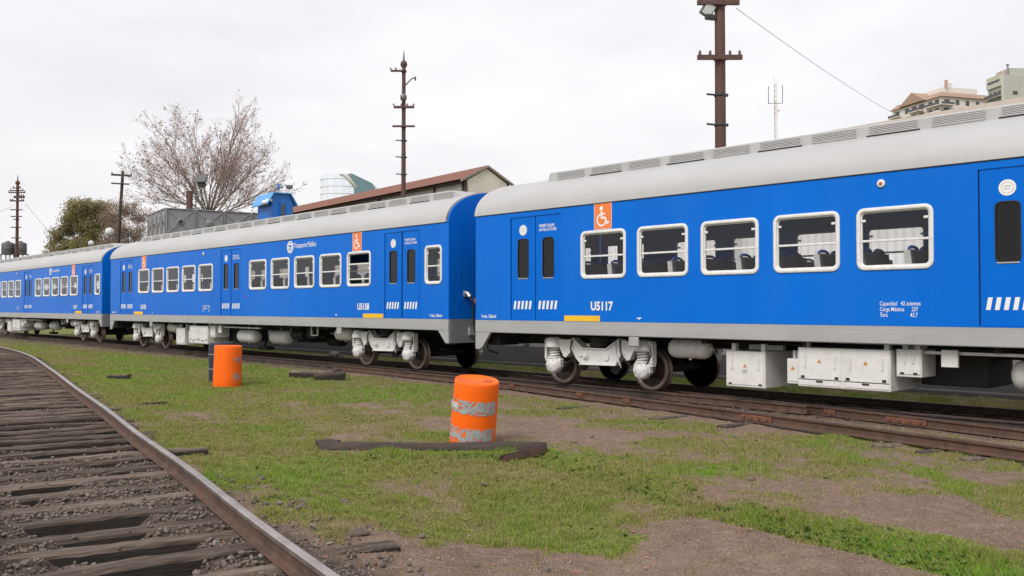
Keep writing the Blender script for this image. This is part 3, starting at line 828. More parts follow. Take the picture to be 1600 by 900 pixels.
# main line under the train
tm = tag(empty('railway_track', (car_pt('R', 3, CAR_HW)[0], car_pt('R', 3, CAR_HW)[1], 0)), 'dark rails and buried sleepers that the blue train stands on', 'railway track')
child(inst('rail', rail_mesh(main_near, 0, M_railtop_dull, M_rustdark)), tm)
child(inst('rail', rail_mesh(main_far, 0, M_railtop_dull, M_rustdark)), tm)
tot = arc_param(MAIN)[-1]
for s in np.arange(34, tot-16, .68):
    x, y, a = along(MAIN, s)
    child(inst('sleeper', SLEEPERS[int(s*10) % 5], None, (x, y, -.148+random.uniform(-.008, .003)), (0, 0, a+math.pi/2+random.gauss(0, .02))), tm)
PB = []; SB = []
for i in range(8500):
    ss = rng.uniform(36, tot-14); off = rng.normal(0, 1.05)
    if abs(off) > 2.3 or abs(abs(off) - .87) < .06: continue
    x, y, a = along(MAIN, ss)
    x += math.cos(a+math.pi/2)*off; y += math.sin(a+math.pi/2)*off
    sz = rng.uniform(.015, .035); PB.append((x, y, float(gz_at(x, y))+sz*.3)); SB.append(sz)
bo = inst('ballast', merged_stones('ballast', np.array(PB), np.array(SB), M_stone)); tag(bo, kind='stuff'); child(bo, tm)

# diverging rails of the turnout
tt = tag(empty('turnout_track', (div_near[10][0], div_near[10][1], 0)), 'rusty diverging turnout rails with bolted fishplates beside the train', 'railway track')
child(inst('rail', rail_mesh(div_near, -.003, M_railtop_dull)), tt)
child(inst('rail', rail_mesh(div_far, -.006, M_railtop_dull)), tt)
BOLT = MB().cyl((0, -.014, 0), (0, .014, 0), .017, n=6).mesh('bolt', M_rust)
def fishplate(L, s, n_bolts=4, ln=.62, side=-1, zt=-.003):
    x, y, a = along(L, s)
    b = MB()
    b.bbox((-ln/2, -.012, -.125), (ln/2, .012, -.040), .006)
    o = inst('fishplate', b.mesh('fishplate', M_rustlight), None, (x + math.cos(a+math.pi/2)*side*.03, y + math.sin(a+math.pi/2)*side*.03, zt), (0, 0, a))
    child(o, tt)
    for i in range(n_bolts):
        u = -ln/2 + ln*(i+.5)/n_bolts
        inst('bolt', BOLT, o, (u, side*.024, -.082))
    return o
# arc length of div_near counted from its far end; side -1 or +1 picks the camera side
aN = arc_param(div_near)[-1]
for p in (1.2, 3.6, 5.0, 8.1):
    fishplate(div_near, p + 7.0, 4 if p > 6 else 2, .62 if p > 6 else .2, -1)
for p, n_, l_ in ((4.6, 2, .2), (5.6, 2, .2), (6.6, 2, .22), (7.4, 2, .2), (8.5, 2, .22), (9.9, 4, .7)):
    fishplate(div_far, p, n_, l_, -1, -.006)
# long rusty wing rail at the frog
wb = MB(); wing = [car_pt('R', p, q) for p, q in [(4.9, .60), (6.5, .545), (8.0, .42)]]
wl = catmull(wing, .4)
child(inst('wing_rail', rail_mesh(wl, -.004, M_railtop_dull)), tt)
# half-buried sleeper ends in front of the turnout
for (x, y, a, sc_) in ((5.07, 11.98, .55, .26), (5.45, 11.55, .6, .28), (5.83, 11.11, .62, .34), (6.3, 10.6, .62, .34), (1.15, 16.6, .7, .3), (2.6, 14.95, .72, .34), (3.5, 14.05, .7, .3)):
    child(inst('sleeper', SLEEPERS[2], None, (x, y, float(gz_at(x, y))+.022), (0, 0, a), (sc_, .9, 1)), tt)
#@@PART3
# ------------------------------------------------------------------ the train: one coach built once, copied twice
ZB, ZG = 1.380, 3.780            # bottom of the blue side, gutter
X0, Y0 = -CAR_L/2, -CAR_HW       # car-local = (p + X0, q + Y0, z)
DOORS = [(1.16, 2.68), (10.89, 12.45), (20.79, 22.37)]
WINS = [(3.25+1.46*i, 4.43+1.46*i) for i in range(5)] + [(13.04+1.483*i, 14.22+1.483*i) for i in range(5)]
WZ0, WZ1 = .865, 1.845
ENDWIN = (22.58, 23.26)
_text = {}
def text_mesh(txt, width, height, mat, bold=0.0):
    key = (txt, round(width, 3), round(height, 3), mat.name)
    if key in _text: return _text[key]
    cu = bpy.data.curves.new('lettering', 'FONT'); cu.body = txt; cu.resolution_u = 3; cu.offset = bold; cu.space_line = 0.95
    ob = bpy.data.objects.new('lettering_source', cu); COL.objects.link(ob)
    dg = bpy.context.evaluated_depsgraph_get()
    me = bpy.data.meshes.new_from_object(ob.evaluated_get(dg))
    bpy.data.objects.remove(ob); bpy.data.curves.remove(cu)
    co = np.empty(len(me.vertices)*3, np.float32); me.vertices.foreach_get('co', co); co = co.reshape(-1, 3)
    lo, hi = co.min(0), co.max(0)
    x = (co[:, 0]-lo[0])/(hi[0]-lo[0])*width; z = (co[:, 1]-lo[1])/(hi[1]-lo[1])*height
    me.vertices.foreach_set('co', np.stack([x, np.zeros_like(x), z], 1).astype(np.float32).ravel())
    me.materials.clear(); me.materials.append(mat); me.name = 'lettering'; me.update()
    _text[key] = me
    return me
def rrect(w_, h_, r, n=5):
    pts = []
    for cx, cz, a0 in ((w_/2-r, -h_/2+r, -90), (w_/2-r, h_/2-r, 0), (-w_/2+r, h_/2-r, 90), (-w_/2+r, -h_/2+r, 180)):
        for i in range(n+1):
            a = R(a0 + 90*i/n); pts.append((cx+r*math.cos(a), cz+r*math.sin(a)))
    return pts
def ring(b, outer, inner, y0, y1, ch=.008):
    """frame ring between two loops of equal length, y0 front, y1 back, chamfered front"""
    n = len(outer)
    def inset(loop, e):
        cx = sum(p[0] for p in loop)/n; cz = sum(p[1] for p in loop)/n
        mx_ = max(abs(p[0]-cx) for p in loop); mz_ = max(abs(p[1]-cz) for p in loop)
        return [(cx+(p[0]-cx)*(1-e/mx_), cz+(p[1]-cz)*(1-e/mz_)) for p in loop]
    loops = [[(p[0], y1, p[1]) for p in outer], [(p[0], y0+ch, p[1]) for p in outer], [(p[0], y0, p[1]) for p in inset(outer, ch)],
             [(p[0], y0, p[1]) for p in inset(inner, -ch)], [(p[0], y0+ch, p[1]) for p in inner], [(p[0], y1, p[1]) for p in inner]]
    V = sum(loops, []); F = []
    for k in range(5):
        for i in range(n):
            j = (i+1) % n; F.append((k*n+i, k*n+j, (k+1)*n+j, (k+1)*n+i))
    for i in range(n):
        j = (i+1) % n; F.append((5*n+i, 5*n+j, j, i))
    b._add(V, F, True)
def panel_with_holes(b, x0, x1, z0, z1, holes, y0, y1):
    """flat wall x0..x1, z0..z1, thickness y0..y1, rectangular holes (hx0,hx1,hz0,hz1)"""
    xs = sorted(set([x0, x1] + [h for q in holes for h in q[:2]])); zs = sorted(set([z0, z1] + [h for q in holes for h in q[2:]]))
    def inh(x, z): return any(h[0] < x < h[1] and h[2] < z < h[3] for h in holes)
    for i in range(len(xs)-1):
        for k in range(len(zs)-1):
            if inh((xs[i]+xs[i+1])/2, (zs[k]+zs[k+1])/2): continue
            for y in (y0, y1):
                b.quad((xs[i], y, zs[k]), (xs[i+1], y, zs[k]), (xs[i+1], y, zs[k+1]), (xs[i], y, zs[k+1]))
    for h in list(holes) + [(x0, x1, z0, z1)]:
        b.quad((h[0], y0, h[2]), (h[1], y0, h[2]), (h[1], y1, h[2]), (h[0], y1, h[2]))
        b.quad((h[0], y0, h[3]), (h[1], y0, h[3]), (h[1], y1, h[3]), (h[0], y1, h[3]))
        b.quad((h[0], y0, h[2]), (h[0], y1, h[2]), (h[0], y1, h[3]), (h[0], y0, h[3]))
        b.quad((h[1], y0, h[2]), (h[1], y1, h[2]), (h[1], y1, h[3]), (h[1], y0, h[3]))
_m = {}
def cached(key, fn):
    if key not in _m: _m[key] = fn()
    return _m[key]
def win_frame(w_, h_, lowered=False):
    b = MB()
    ring(b, rrect(w_, h_, .125), rrect(w_-.125, h_-.125, .075), -.022, .05)
    ring(b, rrect(w_-.118, h_-.118, .075), rrect(w_-.165, h_-.165, .06), .012, .05, .004)
    return b.mesh('window', M_frame)
def make_window(car, x, z, w_, h_, y, rz, lowered=False):
    fr = inst('window', cached(('wf', w_, h_), lambda: win_frame(w_, h_)), car, (x, y, z), (0, 0, rz))
    iw, ih = w_-.16, h_-.16
    if lowered:
        zt, zb_ = ih/2-.27, -ih/2+.13
        bar = MB().bbox((-iw/2, .004, zt-.02), (iw/2, .03, zt+.022), .006).bbox((-iw/2, .004, zb_-.02), (iw/2, .03, zb_+.02), .006)
        inst('sash_bar', bar.mesh('sash_bar', M_frame), fr)
        inst('sash_bar', MB().box((-iw/2, .034, -.06), (iw/2, .045, -.04)).mesh('sash_bar', M_flood), fr)
        inst('pane', MB().box((-iw/2, .018, zb_), (iw/2, .022, zt)).mesh('pane', M_glass), fr)
        lz = zt-.13
    else:
        zm = -.03
        inst('sash_bar', cached(('sb', iw), lambda: MB().bbox((-iw/2, .002, -.018), (iw/2, .032, .018), .006).mesh('sash_bar', M_frame)), fr, (0, 0, zm))
        inst('pane', cached(('pu', iw, ih), lambda: MB().box((-iw/2-.01, .016, zm+.018), (iw/2+.01, .020, ih/2+.01)).mesh('pane', M_glassup)), fr)
        inst('pane', cached(('pl', iw, ih), lambda: MB().box((-iw/2-.01, .028, -ih/2-.01), (iw/2+.01, .032, zm-.018)).mesh('pane', M_glass)), fr)
        lz = ih/2-.12
    lm = cached('latch', lambda: MB().bbox((-.035, -.004, -.02), (.035, .014, .02), .005).mesh('latch', M_frame))
    for sx in (-1, 1):
        inst('latch', lm, fr, (sx*(iw/2-.03), 0, lz))
    return fr
# coach side with window and door openings
def side_mesh():
    b = MB(); holes = []
    for a, c in WINS + [ENDWIN]:
        holes.append((a+.055+X0, c-.055+X0, ZB+WZ0+.055, ZB+WZ1-.055))
    for a, c in DOORS:
        holes.append((a+X0, c+X0, ZB+.02, ZB+2.27))
    panel_with_holes(b, X0, X0+CAR_L, ZB, ZG+.02, holes, 0, .06)
    return b.mesh('side_wall', M_blue)
def roof_prof(k, extra=0.0):
    """half-ellipse from gutter to gutter; returns (y, z)"""
    return [(-(CAR_HW+extra)*math.cos(math.pi*i/k), ZG-.005+(.825+extra)*math.sin(math.pi*i/k)) for i in range(k+1)]
def roof_mesh():
    b = MB(); k = 28
    prof = roof_prof(k, .022); inner = roof_prof(k, -.05)
    xs = [X0-.02, X0+.1] + [X0+CAR_L*i/12 for i in range(1, 12)] + [X0+CAR_L-.16, X0+CAR_L-.1]
    V = []
    for x in xs: V += [(x, y, z) for y, z in prof]
    n = k+1; F = []
    for i in range(len(xs)-1):
        for j in range(k): F.append((i*n+j, i*n+j+1, (i+1)*n+j+1, (i+1)*n+j))
    b._add(V, F, True)
    # lips down to the gutter, and the end rims
    for sy in (0, k):
        y, z = prof[sy]
        b.quad((xs[0], y, z), (xs[-1], y, z), (xs[-1], y*.988, z-.012), (xs[0], y*.988, z-.012))
    for x in (xs[0], xs[-1]):
        for j in range(k):
            b.quad((x, *prof[j]), (x, *prof[j+1]), (x, *inner[j+1]), (x, *inner[j]))
    return b.mesh('roof', M_roof)
def end_mesh():
    b = MB()
    pr = roof_prof(26, -.004)
    b.prism(pr[::-1] + [(-CAR_HW+.004, ZB), (CAR_HW-.004, ZB)], 0, .05, 'x')
    b.cur = 1
    b.prism([(-CAR_HW+.004, .79), (CAR_HW-.004, .79), (CAR_HW-.004, ZB-.002), (-CAR_HW+.004, ZB-.002)], 0, .052, 'x')
    b.cur = 0
    for y in (-.75, -1.2):
        b.box((.05, y-.012, ZB+.01), (.056, y+.012, ZG+.15))
    return b.mesh('end_wall', [M_blue, M_endgrey])
def sill_mesh():
    b = MB()
    L0, L1 = X0, X0+CAR_L
    b.prism([(L0, ZB-.003), (L0, .715), (L0+.14, .715), (L0+.22, .76), (L0+.50, 1.10), (L1-.42, 1.10), (L1-.13, .80), (L1-.10, .79), (L1, .79), (L1, ZB-.003)][::-1], -.002, .07, 'y')
    b.box((L0+.002, -.012, 1.112), (L1-.002, -.001, 1.275))
    # hanging lugs
    for p in (4.62, 18.55):
        b.bbox((L0+p-.14, -.006, .90), (L0+p+.10, .06, 1.105), .02)
    return b.mesh('sill_beam', M_sill)
def duct_mesh():
    b = MB(); a, c = X0+1.72, X0+23.2; wv = .86
    pr = [(-wv-.02, 4.40), (-wv, 4.655), (-wv+.04, 4.68), (-.4, 4.695), (.4, 4.695), (wv-.04, 4.68), (wv, 4.655), (wv+.02, 4.40)]
    n = len(pr); V = []
    xs = [(a-.12, .2), (a, 1), (c-.5, 1), (c-.2, .8), (c, .3)]
    for x, k in xs:
        V += [(x, y*(1 if k == 1 else .9+.1*k), 4.40+(z-4.40)*k) for y, z in pr]
    F = []
    for i in range(len(xs)-1):
        for j in range(n-1): F.append((i*n+j, i*n+j+1, (i+1)*n+j+1, (i+1)*n+j))
    F.append(tuple(range(n))); F.append(tuple(range((len(xs)-1)*n, len(xs)*n))[::-1])
    b._add(V, F, False)
    return b.mesh('roof_duct', M_duct)
def vent_mesh():
    b = MB(); wv = .80
    b.cur = 0
    ring(b, rrect(wv, .155, .012, 2), rrect(wv-.03, .13, .01, 2), -.005, .012, .002)
    b.cur = 1
    for i in range(5):
        z = -.052 + .026*i
        b._add([(-wv/2+.02, -.006, z-.012), (wv/2-.02, -.006, z-.012), (wv/2-.02, .010, z+.011), (-wv/2+.02, .010, z+.011)], [(0, 1, 2, 3)], False)
    b.box((-wv/2+.02, .012, -.068), (wv/2-.02, .014, .068))
    return b.mesh('louvre_vent', [M_duct, M_louvre])
def leaf_mesh(w_):
    b = MB(); h_ = 2.245
    wc = w_/2
    panel_with_holes(b, 0, w_, 0, h_, [(wc-.155, wc+.155, .91, 1.75)], .016, .045)
    return b.mesh('door_leaf', M_bluedoor)
def wheel_mesh():
    b = MB()
    b.cur = 0      # outboard face towards -y
    b.lathe([(.001, -.06), (.10, -.065), (.11, -.02), (.20, .0), (.33, -.03)], 40, 'y')
    b.cur = 2
    b.lathe([(.001, .06), (.12, .05), (.20, .03), (.33, .02)], 40, 'y')
    b.lathe([(.33, .02), (.35, .0851), (.44, .0851)], 48, 'y')
    b.cur = 1
    b.lathe([(.33, -.03), (.345, -.055), (.405, -.06), (.415, -.055), (.425, .02), (.433, .045), (.455, .055), (.455, .075), (.44, .085)], 48, 'y')
    return b.mesh('wheel', [M_wheel, M_tyre, M_under])
def sideframe_mesh():
    b = MB(); b.smooth = False
    # main plate, dipped in the middle, side seen from -y
    b.prism([(-.62, 1.0), (-.36, .80), (.30, .80), (.62, 1.02), (.82, 1.0), (.78, .86), (.70, .80), (.60, .60), (.52, .50), (-.42, .48), (-.56, .60), (-.66, .76), (-.78, .84), (-.84, .98)][::-1], -.10, .06, 'y')
    # flanges on the plate edge
    b.prism([(-.64, 1.005), (-.37, .80), (.31, .80), (.64, 1.025), (.64, 1.045), (.29, .825), (-.35, .825), (-.62, 1.03)][::-1], -.13, .08, 'y')
    b.prism([(-.44, .465), (.54, .485), (.54, .505), (-.44, .485)][::-1], -.135, .08, 'y')
    # spring pockets / caps over the axles
    for s_ in (-1, 1):
        cx = 1.195*s_
        b.lathe([(.20, .80), (.205, .84), (.19, .90), (.17, 1.0), (.12, 1.03), (.001, 1.035)], 18, 'z', (cx, -.06, 0))
        b.bbox((cx-.17, -.02, .80), (cx+.17, .12, 1.0), .02)
        b.prism([(cx-.50*s_, .98), (cx-.50*s_, .72), (cx-.36*s_, .60), (cx-.30*s_, .62), (cx-.18*s_, .82), (cx-.1*s_, .98)], -.115, .05, 'y')
        b.prism([(cx-.36*s_, .86), (cx-.2*s_, .99), (cx+.22*s_, 1.0), (cx+.24*s_, .93), (cx-.1*s_, .87), (cx-.3*s_, .78)], -.11, .05, 'y')
        b.bbox((cx+.23*s_-.03, -.12, .55), (cx+.23*s_+.03, .04, .97), .01)
        b.bbox((cx+.10*s_-.16, -.10, .50), (cx+.10*s_+.16, .02, .56), .01)
    # round boss and bolted pads
    for x in (-.27, .28):
        b.cyl((x, -.10, .66), (x, -.125, .66), .085, n=18)
    b.cyl((-.27, -.12, .66), (-.27, -.16, .66), .05, n=12); b.bbox((-.42, -.14, .645), (-.3, -.11, .69), .005)
    b.tube([(.55, -.14, .98), (.56, -.15, .75), (.66, -.15, .56), (.7, -.13, .45)], .015, 5)
    return b.mesh('side_frame', M_bogie)
def spring_mesh():
    b = MB(); pts = []
    for i in range(60):
        a = i/59*2*math.pi*4; pts.append((.105*math.cos(a), .105*math.sin(a), .60+.23*i/59))
    b.tube(pts, .024, 6); b.cyl((0, 0, .575), (0, 0, .615), .15, n=16); b.cyl((0, 0, .56), (0, 0, .88), .06, n=8)
    return b.mesh('coil_spring', M_bogie)
def axlebox_mesh():
    b = MB()
    b.lathe([(.001, -.20), (.08, -.205), (.10, -.185), (.15, -.175), (.18, -.14), (.185, -.02), (.15, .06), (.001, .06)], 18, 'y', (0, 0, .43))
    b.bbox((-.2, -.12, .36), (.2, .04, .575), .03)
    for k in range(6):
        a = k/6*6.283; b.cyl((.125*math.cos(a), -.195, .43+.125*math.sin(a)), (.125*math.cos(a), -.165, .43+.125*math.sin(a)), .017, n=6)
    return b.mesh('axle_box', M_bogie)
def bolster_mesh():
    b = MB()
    b.box((-.34, -1.0, .80), (.34, 1.0, 1.02)); b.box((-.9, -.25, .55), (.9, .25, .85))
    for s_ in (-1, 1):
        b.lathe([(.24, 0), (.27, .03), (.27, .08), (.22, .12), (.27, .16), (.27, .2), (.2, .24)], 18, 'z', (0, s_*.98, .84))
        b.cyl((-.5, s_*.9, .52), (-.42, s_*1.12, .42), .1, n=10); b.cyl((.42, s_*.9, .5), (.44, s_*1.12, .40), .11, n=10)
    for x in (-.75, .75):
        b.box((x-.05, -1.05, .5), (x+.05, 1.05, .62))
    return b.mesh('bogie', M_under)
def make_bogie(car, p):
    bo = inst('bogie', cached('bolster', bolster_mesh), car, (p+X0, 0, 0))
    wheel = cached('wheel', wheel_mesh); ax = cached('axle', lambda: MB().cyl((0, -1.0, .43), (0, 1.0, .43), .085, n=14).mesh('axle', M_under))
    for s_ in (-1, 1):
        inst('axle', ax, bo, (s_*1.195, 0, 0))
        for sy, rz in ((-1, 0), (1, math.pi)):
            inst('wheel', wheel, bo, (s_*1.195, sy*.868, .425), (0, 0, rz))
            inst('axle_box', cached('axlebox', axlebox_mesh), bo, (s_*1.195, sy*1.11, 0), (0, 0, rz))
            inst('coil_spring', cached('spring', spring_mesh), bo, (s_*1.195, sy*1.16, 0), (0, 0, rz))
    for sy, rz in ((-1, 0), (1, math.pi)):
        inst('side_frame', cached('sideframe', sideframe_mesh), bo, (0, sy*1.10, 0), (0, 0, rz))
    for sy in (-1, 1):
        inst('brake_hose', cached(('hose', sy), lambda: MB().tube([(-.62, sy*1.22, 1.0), (-.66, sy*1.26, .8), (-.58, sy*1.25, .62), (-.72, sy*1.24, .5), (-.9, sy*1.22, .46)], .016, 6).tube([(.66, sy*1.22, 1.02), (.70, sy*1.26, .78), (.80, sy*1.25, .6), (.95, sy*1.24, .5)], .016, 6).tube([(1.40, sy*1.2, .95), (1.45, sy*1.24, .75), (1.36, sy*1.24, .58), (1.28, sy*1.22, .52)], .013, 6).mesh('brake_hose', M_hose)), bo)
    return bo
def tank_mesh(L_, r):
    b = MB()
    b.lathe([(.001, -L_/2), (r*.45, -L_/2+.015), (r*.8, -L_/2+.06), (r, -L_/2+.14), (r, L_/2-.14), (r*.8, L_/2-.06), (r*.45, L_/2-.015), (.001, L_/2)], 26, 'x')
    b.cyl((0, 0, -r-.03), (0, 0, -r+.02), .03, n=8); b.cyl((L_/2-.03, 0, 0), (L_/2+.03, 0, 0), .035, n=10)
    return b.mesh('air_tank', M_bogie)
def triangle(b, x, y, z, s_):
    b.prism([(x-s_/2, z), (x+s_/2, z), (x, z+s_*.9)], y-.003, y, 'y')
def make_cabinet(car, p0, p1, z0, z1, q, depth, doors=1, tri=True):
    b = MB(); w_ = p1-p0; h_ = z1-z0
    b.bbox((0, 0, 0), (w_, depth, h_), .012)
    b.box((.06, .1, h_-.001), (.14, .2, h_+.13)); b.box((w_-.14, .1, h_-.001), (w_-.06, .2, h_+.13))
    b.box((.05, depth-.3, h_-.001), (w_-.05, depth-.2, h_+.13))
    cab = b.build('equipment_cabinet', M_cab, car, (p0+X0, q+Y0, z0))
    dw = w_/doors
    for i in range(doors):
        d = MB().bbox((.025+dw*i, -.012, .20*h_ if doors > 1 else .04), (dw*(i+1)-.02, .004, h_-.03), .006)
        dd = d.build('cabinet_door', M_cab, cab)
        if doors > 1:
            MB().bbox((.025+dw*i, -.011, .03), (dw*(i+1)-.02, .004, .20*h_-.014), .005).build('cabinet_flap', M_cab, cab)
            MB().box((.02+dw*i, -.0005, .20*h_-.016), (dw*(i+1)-.015, .002, .20*h_)).build('seam', M_dark, cab)
        cx = dw*(i+.5)
        if w_ > .3:
            for hx in (dw*i+.14, dw*(i+1)-.12):
                MB().bbox((hx-.012, -.034, h_*.50), (hx+.012, -.012, h_*.80), .004).build('handle', M_cab, cab)
            for hx in (dw*i+.10, dw*(i+1)-.09):
                MB().bbox((hx-.035, -.02, .045 if doors == 1 else .22*h_), (hx+.03, -.0125, .075 if doors == 1 else .22*h_+.045), .004).build('latch', M_dark, cab)
        if doors > 1:
            MB().bbox((cx-.06, -.024, .085), (cx+.06, -.0115, .115), .006).build('latch', M_dark, cab)
        if tri:
            t = MB(); triangle(t, cx, -.0125, h_*.62 if doors > 1 else h_*.55, .075); t.build('warning_sign', M_warn, cab)
            if doors == 1 and w_ > .5: MB().box((cx-.05, -.016, h_*.40), (cx+.05, -.0125, h_*.50)).build('warning_sign', M_louvre, cab)
    return cab
def seat_meshes():
    b = MB()
    b.T = Matrix.Rotation(R(-9), 4, 'Y')
    b.bbox((-.05, .0, .42), (.06, .92, 1.22), .05)
    b.T = None
    b.bbox((-.02, .0, .34), (.44, .92, .46), .03)
    s_ = MB(); s_.T = Matrix.Rotation(R(-9), 4, 'Y')
    for y in (-.012, .925): s_.prism([(-.09, .40), (.02, .40), (.05, 1.20), (-.05, 1.20)], y-.014, y+.014, 'y')
    s_.T = None
    s_.box((.05, .1, 0), (.12, .18, .36)); s_.box((.05, .72, 0), (.12, .8, .36))
    h = MB(); h.T = Matrix.Rotation(R(-9), 4, 'Y')
    for y0 in (.06, .52):
        h.tube([(.0, y0, 1.19), (.0, y0+.02, 1.235), (.0, y0+.09, 1.262), (.0, y0+.25, 1.262), (.0, y0+.32, 1.235), (.0, y0+.34, 1.19)], .026, 6)
    return b.mesh('seat', M_seat), s_.mesh('seat_shell', M_seatshell), h.mesh('grab_handle', M_seatblue)
def emblem_mesh():
    b = MB(); r = .19
    disc = [(r*math.cos(2*math.pi*i/36), r*math.sin(2*math.pi*i/36)) for i in range(36)]
    b.prism(disc, -.004, 0, 'y')
    b.cur = 1
    b.prism([(-.13, .06), (.13, .06), (.10, .02), (.035, .02), (.02, -.06), (-.02, -.06), (-.035, .02), (-.10, .02)][::-1], -.007, -.0035, 'y')
    for s_ in (-1, 1):
        b.tube([(s_*.12, -.005, -.02), (s_*.09, -.005, -.09), (s_*.03, -.005, -.14)], .008, 4)
        b.tube([(s_*.07, -.005, -.02), (s_*.055, -.005, -.07), (s_*.02, -.005, -.10)], .007, 4)
    b.prism([(-.07, .115), (.07, .115), (.03, .15), (-.03, .15)], -.007, -.0035, 'y')
    return b.mesh('emblem', [M_white, M_emblem_blue])
def wheelchair_mesh():
    b = MB(); y = 0
    b.prism([(-.035+.045*math.cos(a*.5236), .165+.045*math.sin(a*.5236)) for a in range(12)], -.003, 0, 'y')
    def stroke(pts, wv):
        for i in range(len(pts)-1):
            a = Vector(pts[i]); c = Vector(pts[i+1]); d = (c-a).normalized(); n = Vector((-d.y, d.x))*wv/2; a = a-d*wv*.3; c = c+d*wv*.3
            b.prism([tuple(a+n), tuple(a-n), tuple(c-n), tuple(c+n)], -.003-.0001*i, 0, 'y')
    stroke([(-.035, .10), (-.03, -.03), (.06, -.03), (.10, -.14), (.15, -.12)], .042)
    stroke([(-.03, .05), (.05, .05)], .034)
    stroke([(-.02+.115*math.cos(R(a))-.01, -.07+.115*math.sin(R(a))) for a in range(110, 345, 18)], .034)
    return b.mesh('pictogram', M_white)

def make_coach(key, number, lowered, label):
    x, y, a = POSE[key]
    cx, cy = car_pt(key, CAR_L/2, CAR_HW)
    car = tag(empty('passenger_coach', (cx, cy, 0), a - math.pi/2), label, 'train coach', 'coaches of the blue train')
    W_ = -CAR_HW
    inst('side_wall', cached('side', side_mesh), car, (0, W_, 0))
    inst('side_wall', cached('side', side_mesh), car, (0, -W_, 0), (0, 0, math.pi))
    inst('roof', cached('roof', roof_mesh), car)
    inst('gutter', cached('gutter', lambda: MB().box((X0, W_-.012, ZG-.022), (X0+CAR_L, W_-.001, ZG-.012)).box((X0, -W_+.001, ZG-.022), (X0+CAR_L, -W_+.012, ZG-.012)).mesh('gutter', M_rubber)), car)
    inst('end_wall', cached('end', end_mesh), car, (X0+CAR_L-.052, 0, 0))
    inst('end_wall', cached('end', end_mesh), car, (X0+.052, 0, 0), (0, 0, math.pi))
    inst('sill_beam', cached('sill', sill_mesh), car, (0, W_, 0))
    inst('sill_beam', cached('sill', sill_mesh), car, (0, -W_, 0), (0, 0, math.pi))
    def inner():
        b = MB()
        b.box((X0+.06, W_+.07, 1.26), (X0+CAR_L-.06, -W_-.07, 1.36))
        b.box((X0+.06, W_+.07, 3.62), (X0+CAR_L-.06, -W_-.07, 3.66))
        return b.mesh('interior', M_inner)
    inst('interior', cached('inner', inner), car)
    def under():
        b = MB()
        b.box((X0+.3, W_+.09, 1.12), (X0+CAR_L-.3, -W_-.09, 1.25))
        b.box((X0+.9, -.25, .86), (X0+CAR_L-.9, .25, 1.12))
        for p in (6.0, 8.0, 11.0, 13.2, 15.8, 17.4): b.box((p+X0, W_+.25, 1.0), (p+.1+X0, -W_-.25, 1.12))
        # brake rigging, cylinders, cable trays in the middle of the car
        b.cyl((14.3+X0, -.55, .78), (15.0+X0, -.55, .78), .17, n=14); b.cyl((15.0+X0, -.55, .78), (16.1+X0, -.5, .74), .035, n=8)
        b.box((14.0+X0, -.3, .52), (14.9+X0, .4, 1.0)); b.box((15.3+X0, -.7, .70), (15.8+X0, -.2, 1.1)); b.cyl((15.3+X0, .2, .62), (16.0+X0, .2, .62), .2, n=12)
        b.cyl((5+X0, -.75, 1.02), (19+X0, -.75, 1.02), .025, n=6); b.cyl((5+X0, -.66, 1.0), (19+X0, -.66, 1.0), .018, n=6)
        for p in (.55, CAR_L-.55):      # coupler pockets
            b.box((p-.5+X0, -.2, .82), (p+.5+X0, .2, 1.1))
        for s_ in (-1, 1):
            b.box((X0+.10, s_*.95-.3, .80), (X0+.5, s_*.95+.3, 1.1)); b.box((X0+CAR_L-.5, s_*.95-.3, .84), (X0+CAR_L-.10, s_*.95+.3, 1.1))
        return b.mesh('underframe', M_under)
    inst('underframe', cached('under', under), car)
    inst('gangway', cached('gang', lambda: MB().box((X0+CAR_L, -.55, 1.25), (X0+CAR_L+.66, .55, 3.35)).mesh('gangway', M_rubber)), car)
    inst('gangway', cached('gang2', lambda: MB().box((X0-.66, -.55, 1.25), (X0, .55, 3.35)).mesh('gangway', M_rubber)), car)
    inst('coupler', cached('coup', lambda: MB().box((X0+CAR_L-.2, -.12, .86), (X0+CAR_L+.6, .12, 1.06)).cyl((X0+CAR_L+.35, 0, .8), (X0+CAR_L+.35, 0, 1.12), .17, n=12).mesh('coupler', M_under)), car)
    # roof duct with louvred vents
    du = inst('roof_duct', cached('duct', duct_mesh), car)
    vm = cached('vent', vent_mesh)
    for i in range(21):
        p = 2.36 + 1.005*i
        inst('louvre_vent', vm, du, (p+X0, -.8735, 4.568), (R(-4.5), 0, 0))
    # dark gap strips where every other vent panel lifts off the roof
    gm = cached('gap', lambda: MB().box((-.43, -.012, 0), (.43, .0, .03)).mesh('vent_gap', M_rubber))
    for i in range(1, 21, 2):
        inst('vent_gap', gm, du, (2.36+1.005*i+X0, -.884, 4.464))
    # windows
    for i, (p0, p1) in enumerate(WINS):
        make_window(car, (p0+p1)/2+X0, ZB+(WZ0+WZ1)/2, 1.18, .98, W_, 0, lowered and i == 9)
        make_window(car, -((p0+p1)/2+X0), ZB+(WZ0+WZ1)/2, 1.18, .98, -W_, math.pi)
    make_window(car, (ENDWIN[0]+ENDWIN[1])/2+X0, ZB+(WZ0+WZ1)/2, .69, .98, W_, 0)
    make_window(car, -((ENDWIN[0]+ENDWIN[1])/2+X0), ZB+(WZ0+WZ1)/2, .69, .98, -W_, math.pi)
    # doors
    st = cached('stripe', lambda: MB().prism([(0, 0), (.062, 0), (.094, .18), (.032, .18)][::-1], -.0035, 0, 'y').mesh('stripe', M_white))
    badge = cached('badge', lambda: MB().prism([(.115*math.cos(i*.2618), .115*math.sin(i*.2618)) for i in range(24)], -.0035, 0, 'y').mesh('badge', M_white))
    tx = text_mesh('PERMIT\u00cd BAJAR\nANTES DE SUBIR', .52, .165, M_white, .01)
